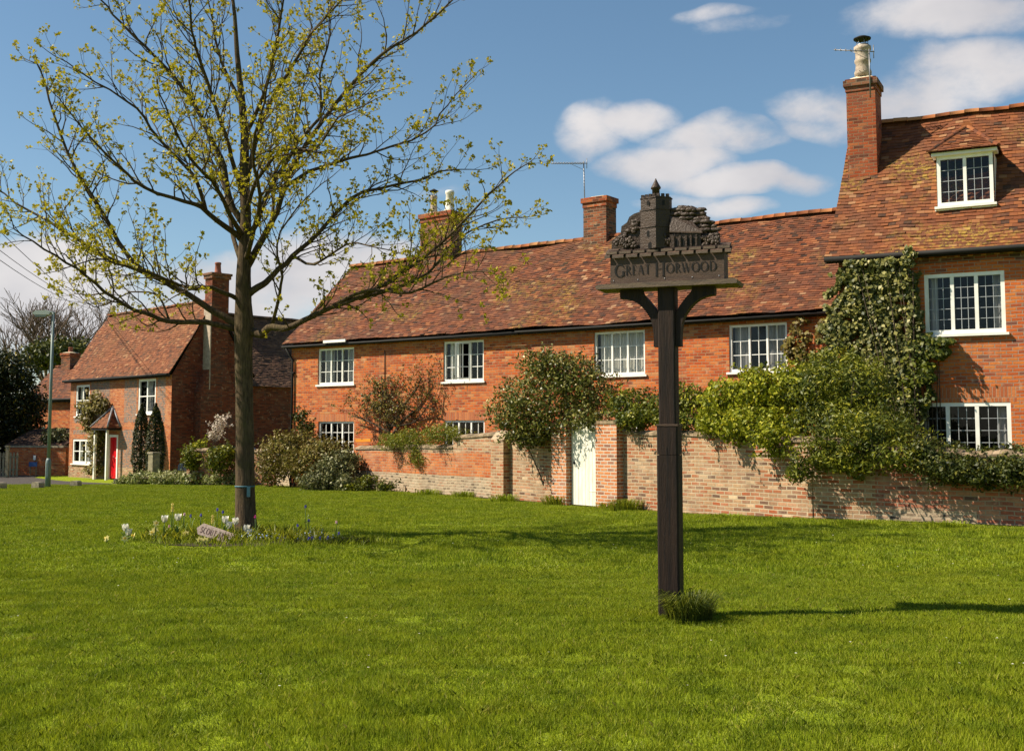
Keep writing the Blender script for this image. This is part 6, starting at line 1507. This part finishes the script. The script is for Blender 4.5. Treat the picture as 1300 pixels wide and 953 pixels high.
# ================================================================== STREET THINGS
lp = G(60.5, 619); LY = lp.y
lmp = root('street_lamp', 'tall grey green street lamp at the road edge on the left', 'street lamp', lp)
zt4 = P(63, 397, LY).z - lp.z; zb4 = P(60, 583, LY).z - lp.z
mb = MB(); mb.tube([(0, 0, zb4), (0, 0, zt4)], [.055, .045], 'lamp', 12); mb.build('pole', lmp)
mb = MB(); mb.tube([(0, 0, -.1), (0, 0, zb4 - .1), (0, 0, zb4 - .03), (0, 0, zb4 + .04)], [.088, .088, .08, .056], 'lamp', 12); mb.box(-.03, .03, -.095, -.08, .35, .8, 'lamp'); mb.build('base', lmp)
hx = P(42, 400, LY).x - lp.x
mb = MB(); mb.tube([(.05, 0, zt4 - .03), (0, 0, zt4 + .01), (hx * .4, 0, zt4 + .03)], .035, 'lamp', 8); mb.prism([(hx, zt4 - .03), (hx * .85, zt4 - .07), (hx * .15, zt4 - .07), (hx * .1, zt4 + .03), (hx * .3, zt4 + .08), (hx * .85, zt4 + .06)], -.11, .11, 'lamp_head'); hd_ = mb.build('lantern', lmp)
mb = MB(); mb.prism([(hx * .9, zt4 - .072), (hx * .8, zt4 - .14), (hx * .35, zt4 - .14), (hx * .25, zt4 - .072)], -.09, .09, 'lamp_glass'); mb.build('diffuser', hd_)
for i, (x, y, l) in enumerate([(0, 621, 'stone marker block at the left edge of the picture'), (48, 620, 'stone marker block just left of the street lamp'), (96, 618, 'stone marker block right of the street lamp'), (150, 614, 'stone marker block in front of the red door cottage')]):
    g = G(x, y); mb = MB(); mb.prism([(-.15, -.1), (.15, -.1), (.14, .17), (.1, .21), (-.1, .21), (-.14, .17)], -.13, .13, 'stone'); o = mb.build('stone_block', None, g); o.rotation_euler = (0, 0, R(-25 + i * 7)); tag(o, l, 'stone block', 'stone blocks along the lawn edge')
# far yard wall, sign, fence
f3 = Frame(*P(8, 560, 57).xy, -.5, R(-12)); ww = root('yard_wall', 'shaded brick yard wall with light coping behind the street lamp', 'wall', f3.o, f3.a)
L3 = f3.loc(86, 570, 0)[0]; h3 = f3.loc(30, 568, 0)[1]
mb = MB(); mb.box(0, L3 - .1, 0, .3, -.3, h3, 'brick_cottage'); mb.build('brickwork', ww); mb = MB(); mb.box(-.03, L3 - .2, -.06, .36, h3, h3 + .1, 'stone'); mb.build('coping', ww)
f5 = Frame(*P(8, 556, 59.5).xy, -.5, R(-12)); w5 = root('yard_building', 'low brick lean-to with brown roof behind the yard wall', 'shed', f5.o, f5.a); he = f5.loc(30, 566, 0)[1]; hr = f5.loc(30, 556, 1.6)[1]
mb = MB(); mb.box(0, L3, 0, 2.4, -.3, he, 'brick_cottage'); mb.build('wall', w5); mb = MB(); slope_tiles(mb, (-.1, -.1, he), (L3, -.1, he), (-.1, 2.4, hr + .5), (L3, 2.4, hr + .5), 'tile_dark', seed=55, gauge=.2, tw=.3); mb.build('roof', w5)
bs = root('blue_notice', 'small blue notice board in front of the shaded yard wall', 'sign', P(42, 600, 55.8)); c = P(42, 589, 55.8) - bs.location
bs.location.z = gz(0, 55.8)
c = P(42, 589, 55.8) - bs.location
mb = MB(); mb.box(c.x - .2, c.x + .2, -.02, .02, c.z - .11, c.z + .11, 'blue_sign'); mb.build('board', bs); mb = MB(); mb.box(c.x - .16, c.x - .12, .02, .06, -.1, c.z, 'wood_old'); mb.box(c.x + .12, c.x + .16, .02, .06, -.1, c.z, 'wood_old'); mb.build('post', bs)
q = f3.w(*[f3.loc(44, 581, -.03)[0], -.03, 0]); mb = MB(); z_ = P(44, 581, q.y).z; mb.box(-.08, .08, -.015, .015, -.13, .13, 'lead'); mb.box(-.06, .06, -.02, -.015, -.1, .1, 'white'); o = mb.build('white_notice', None, (q.x, q.y, z_)); o.rotation_euler = (0, 0, R(-12)); tag(o, 'small pale notice on the yard wall above the blue board', 'notice')
fn = root('picket_fence', 'short weathered paling fence at the left edge by the road', 'fence', (P(-6, 590, 55).x, 55, -.5))
mb = MB()
for z in (.35, .95): mb.box(0, 1.1, .03, .06, z, z + .08, 'wood_old')
mb.build('rail', fn)
pk = None
for i in range(7):
    mb = MB(); mb.prism([(0, -.1), (.1, -.1), (.1, 1.15), (.05, 1.22), (0, 1.15)], 0, .028, 'wood_old')
    if pk is None: pk = mb.build('paling', fn); pk.location = (.0, 0, 0)
    else: k = pk.copy(); col.objects.link(k); k.parent = fn; k.location = (i * .165, 0, 0)
gp = P(9.5, 580, 54); mb = MB(); mb.box(-.07, .07, -.07, .07, -.4, 1.45, 'wood_old'); mb.box(-.09, .09, -.09, .09, 1.45, 1.5, 'wood_old'); o = mb.build('fence_post', None, (gp.x, gp.y, -.46)); tag(o, 'pale timber post at the right end of the paling fence', 'post')
# telegraph pole and wires
tpn = P(143, 388, 66); tg = root('telegraph_pole', 'telegraph pole top showing above the left end of the red door cottage roof, with wires', 'telegraph pole', (tpn.x, tpn.y, -.5))
mb = MB(); mb.tube([(0, 0, 0), (0, 0, tpn.z + .5)], [.15, .11], 'wood_old', 10); mb.box(-.02, .02, -.5, .5, tpn.z - .1, tpn.z, 'black'); mb.build('pole', tg)
O = Vector((tpn.x, tpn.y, -.5))
for (a, b) in (((143, 396, 66), (-60, 232, 22)), ((143, 394, 66), (-60, 286, 24)), ((143, 393, 66), (-60, 270, 26)), ((143, 395, 66), (330, 418, 50)), ((143, 394, 66), (100, 388, 90))):
    p0, p1 = P(*a) - O, P(*b) - O; mb = MB(); pts = [p0.lerp(p1, t / 16) + Vector((0, 0, -.5 * 4 * (t / 16) * (1 - t / 16) * (p1 - p0).length / 40)) for t in range(17)]; mb.tube(pts, .009, 'black', 4); mb.build('wire', tg)
# parked car behind the low wall (only its roof shows)
cp = P(285, 590, 44.5); carr = root('parked_car', 'dark blue car whose roof shows above the low wall by the gable', 'car', (cp.x, cp.y, -.38), R(-44))
mb = MB(); body = [(-2.1, .3), (-2.05, .75), (-1.9, .85), (-1.1, .95), (1.5, .98), (2.0, .9), (2.15, .6), (2.1, .28)]
mb.prism(body[::-1], -.82, .82, 'car')
cab = [(-1.15, .95), (-.45, 1.42), (.2, 1.5), (1.1, 1.46), (1.75, .97)]
n = len(cab)
lo = [(x, -.78 if i in (0, n - 1) else -.62, z) for i, (x, z) in enumerate(cab)]; hi = [(x, -y, z) for x, y, z in lo]
for i in range(n - 1): mb.poly([lo[i], hi[i], hi[i + 1], lo[i + 1]], 'car' if 0 < i < n - 2 else 'glass')
mb.poly(lo[::-1], 'car'); mb.poly(hi, 'car'); cb_ = mb.build('body', carr)
mb = MB()
for s_ in (-1, 1):
    mb.poly([(-.95, s_ * .765, 1.0), (-.42, s_ * .66, 1.36), (.28, s_ * .645, 1.43), (.28, s_ * .8, 1.0)], 'rubber'); mb.poly([(.36, s_ * .8, 1.0), (.36, s_ * .645, 1.43), (1.02, s_ * .65, 1.4), (1.5, s_ * .78, 1.0)], 'rubber')
mb.build('side_window', carr)
for x in (-1.35, 1.3):
    for s_ in (-1, 1):
        mb = MB(); mb.tube([(x, s_ * .70, .31), (x, s_ * .86, .31)], .31, 'rubber', 18); o = mb.build('wheel', carr); mb = MB(); mb.tube([(x, s_ * .862, .31), (x, s_ * .868, .31)], .19, 'rim', 14); mb.build('rim', o)
for s_ in (-.6, .6): mb = MB(); mb.box(-2.13, -2.07, s_ - .16, s_ + .16, .58, .72, 'lamp_glass'); mb.build('headlight', carr)
# orange board behind the wall
q0, q1 = fcw(452, 559, -.3), fcw(471, 558.5, -.3); mb = MB(); mb.beam((0, 0, 0), q1 - q0, .05, .09, 'orange'); o = mb.build('orange_board', None, q0); tag(o, 'orange painted board lying between the silvery bush and the low wall', 'board')
# weeds along the wall foot
for i, (px, py, n, h, lab) in enumerate([(708, 641, 500, .22, 'rough grass tuft against the left gate pier'), (796, 648, 600, .26, 'rough grass tuft right of the white gate'), (776, 646, 300, .16, 'small grass tuft below the right gate pier'), (640, 637, 350, .18, 'grass tuft at the foot of the buttress'), (590, 631, 350, .16, 'grass tuft under the orange brick band'), (545, 628, 300, .16, 'grass tuft at the crumbling base of the wall'), (920, 659, 350, .10, 'low weeds along the wall right of the sign'), (1085, 668, 300, .1, 'low weeds under the patched red wall'), (1200, 670, 350, .12, 'low weeds near the right end of the wall')]):
    g = G(px, py); tuft('grass_tuft', lab, (g.x, g.y + .02, gzb(g.x, g.y)), n, h, (.38, .5), 'leaf_bright' if i < 3 else 'grass', .012, seed=20 + i)
# pale edge strip where lawn meets wall (dry soil)
mb = MB()
for (p0, p1) in ((A - dAB * 5.2, B), (B, B + dBC * 6)):
    d = (p1 - p0).normalized(); nn_ = Vector((d.y, -d.x)) if d.y < 0 else Vector((d.y, -d.x)); L_ = (p1 - p0).length; k = int(L_ / .4)
    for i in range(k):
        a, b = p0 + d * (L_ * i / k), p0 + d * (L_ * (i + 1) / k); w0 = .12 + .06 * noise.noise(Vector((a.x, a.y, 0))); w1 = .12 + .06 * noise.noise(Vector((b.x, b.y, 0)))
        fr = Vector((-abs(d.y), -abs(d.x)))
        pts = [a, b, b + fr * w1, a + fr * w0]; mb.poly([(p.x, p.y, gzb(p.x, p.y) + .012) for p in pts][::-1], 'soil')
struct(mb.build('soil_edge'), 'strip of bare soil along the wall foot')
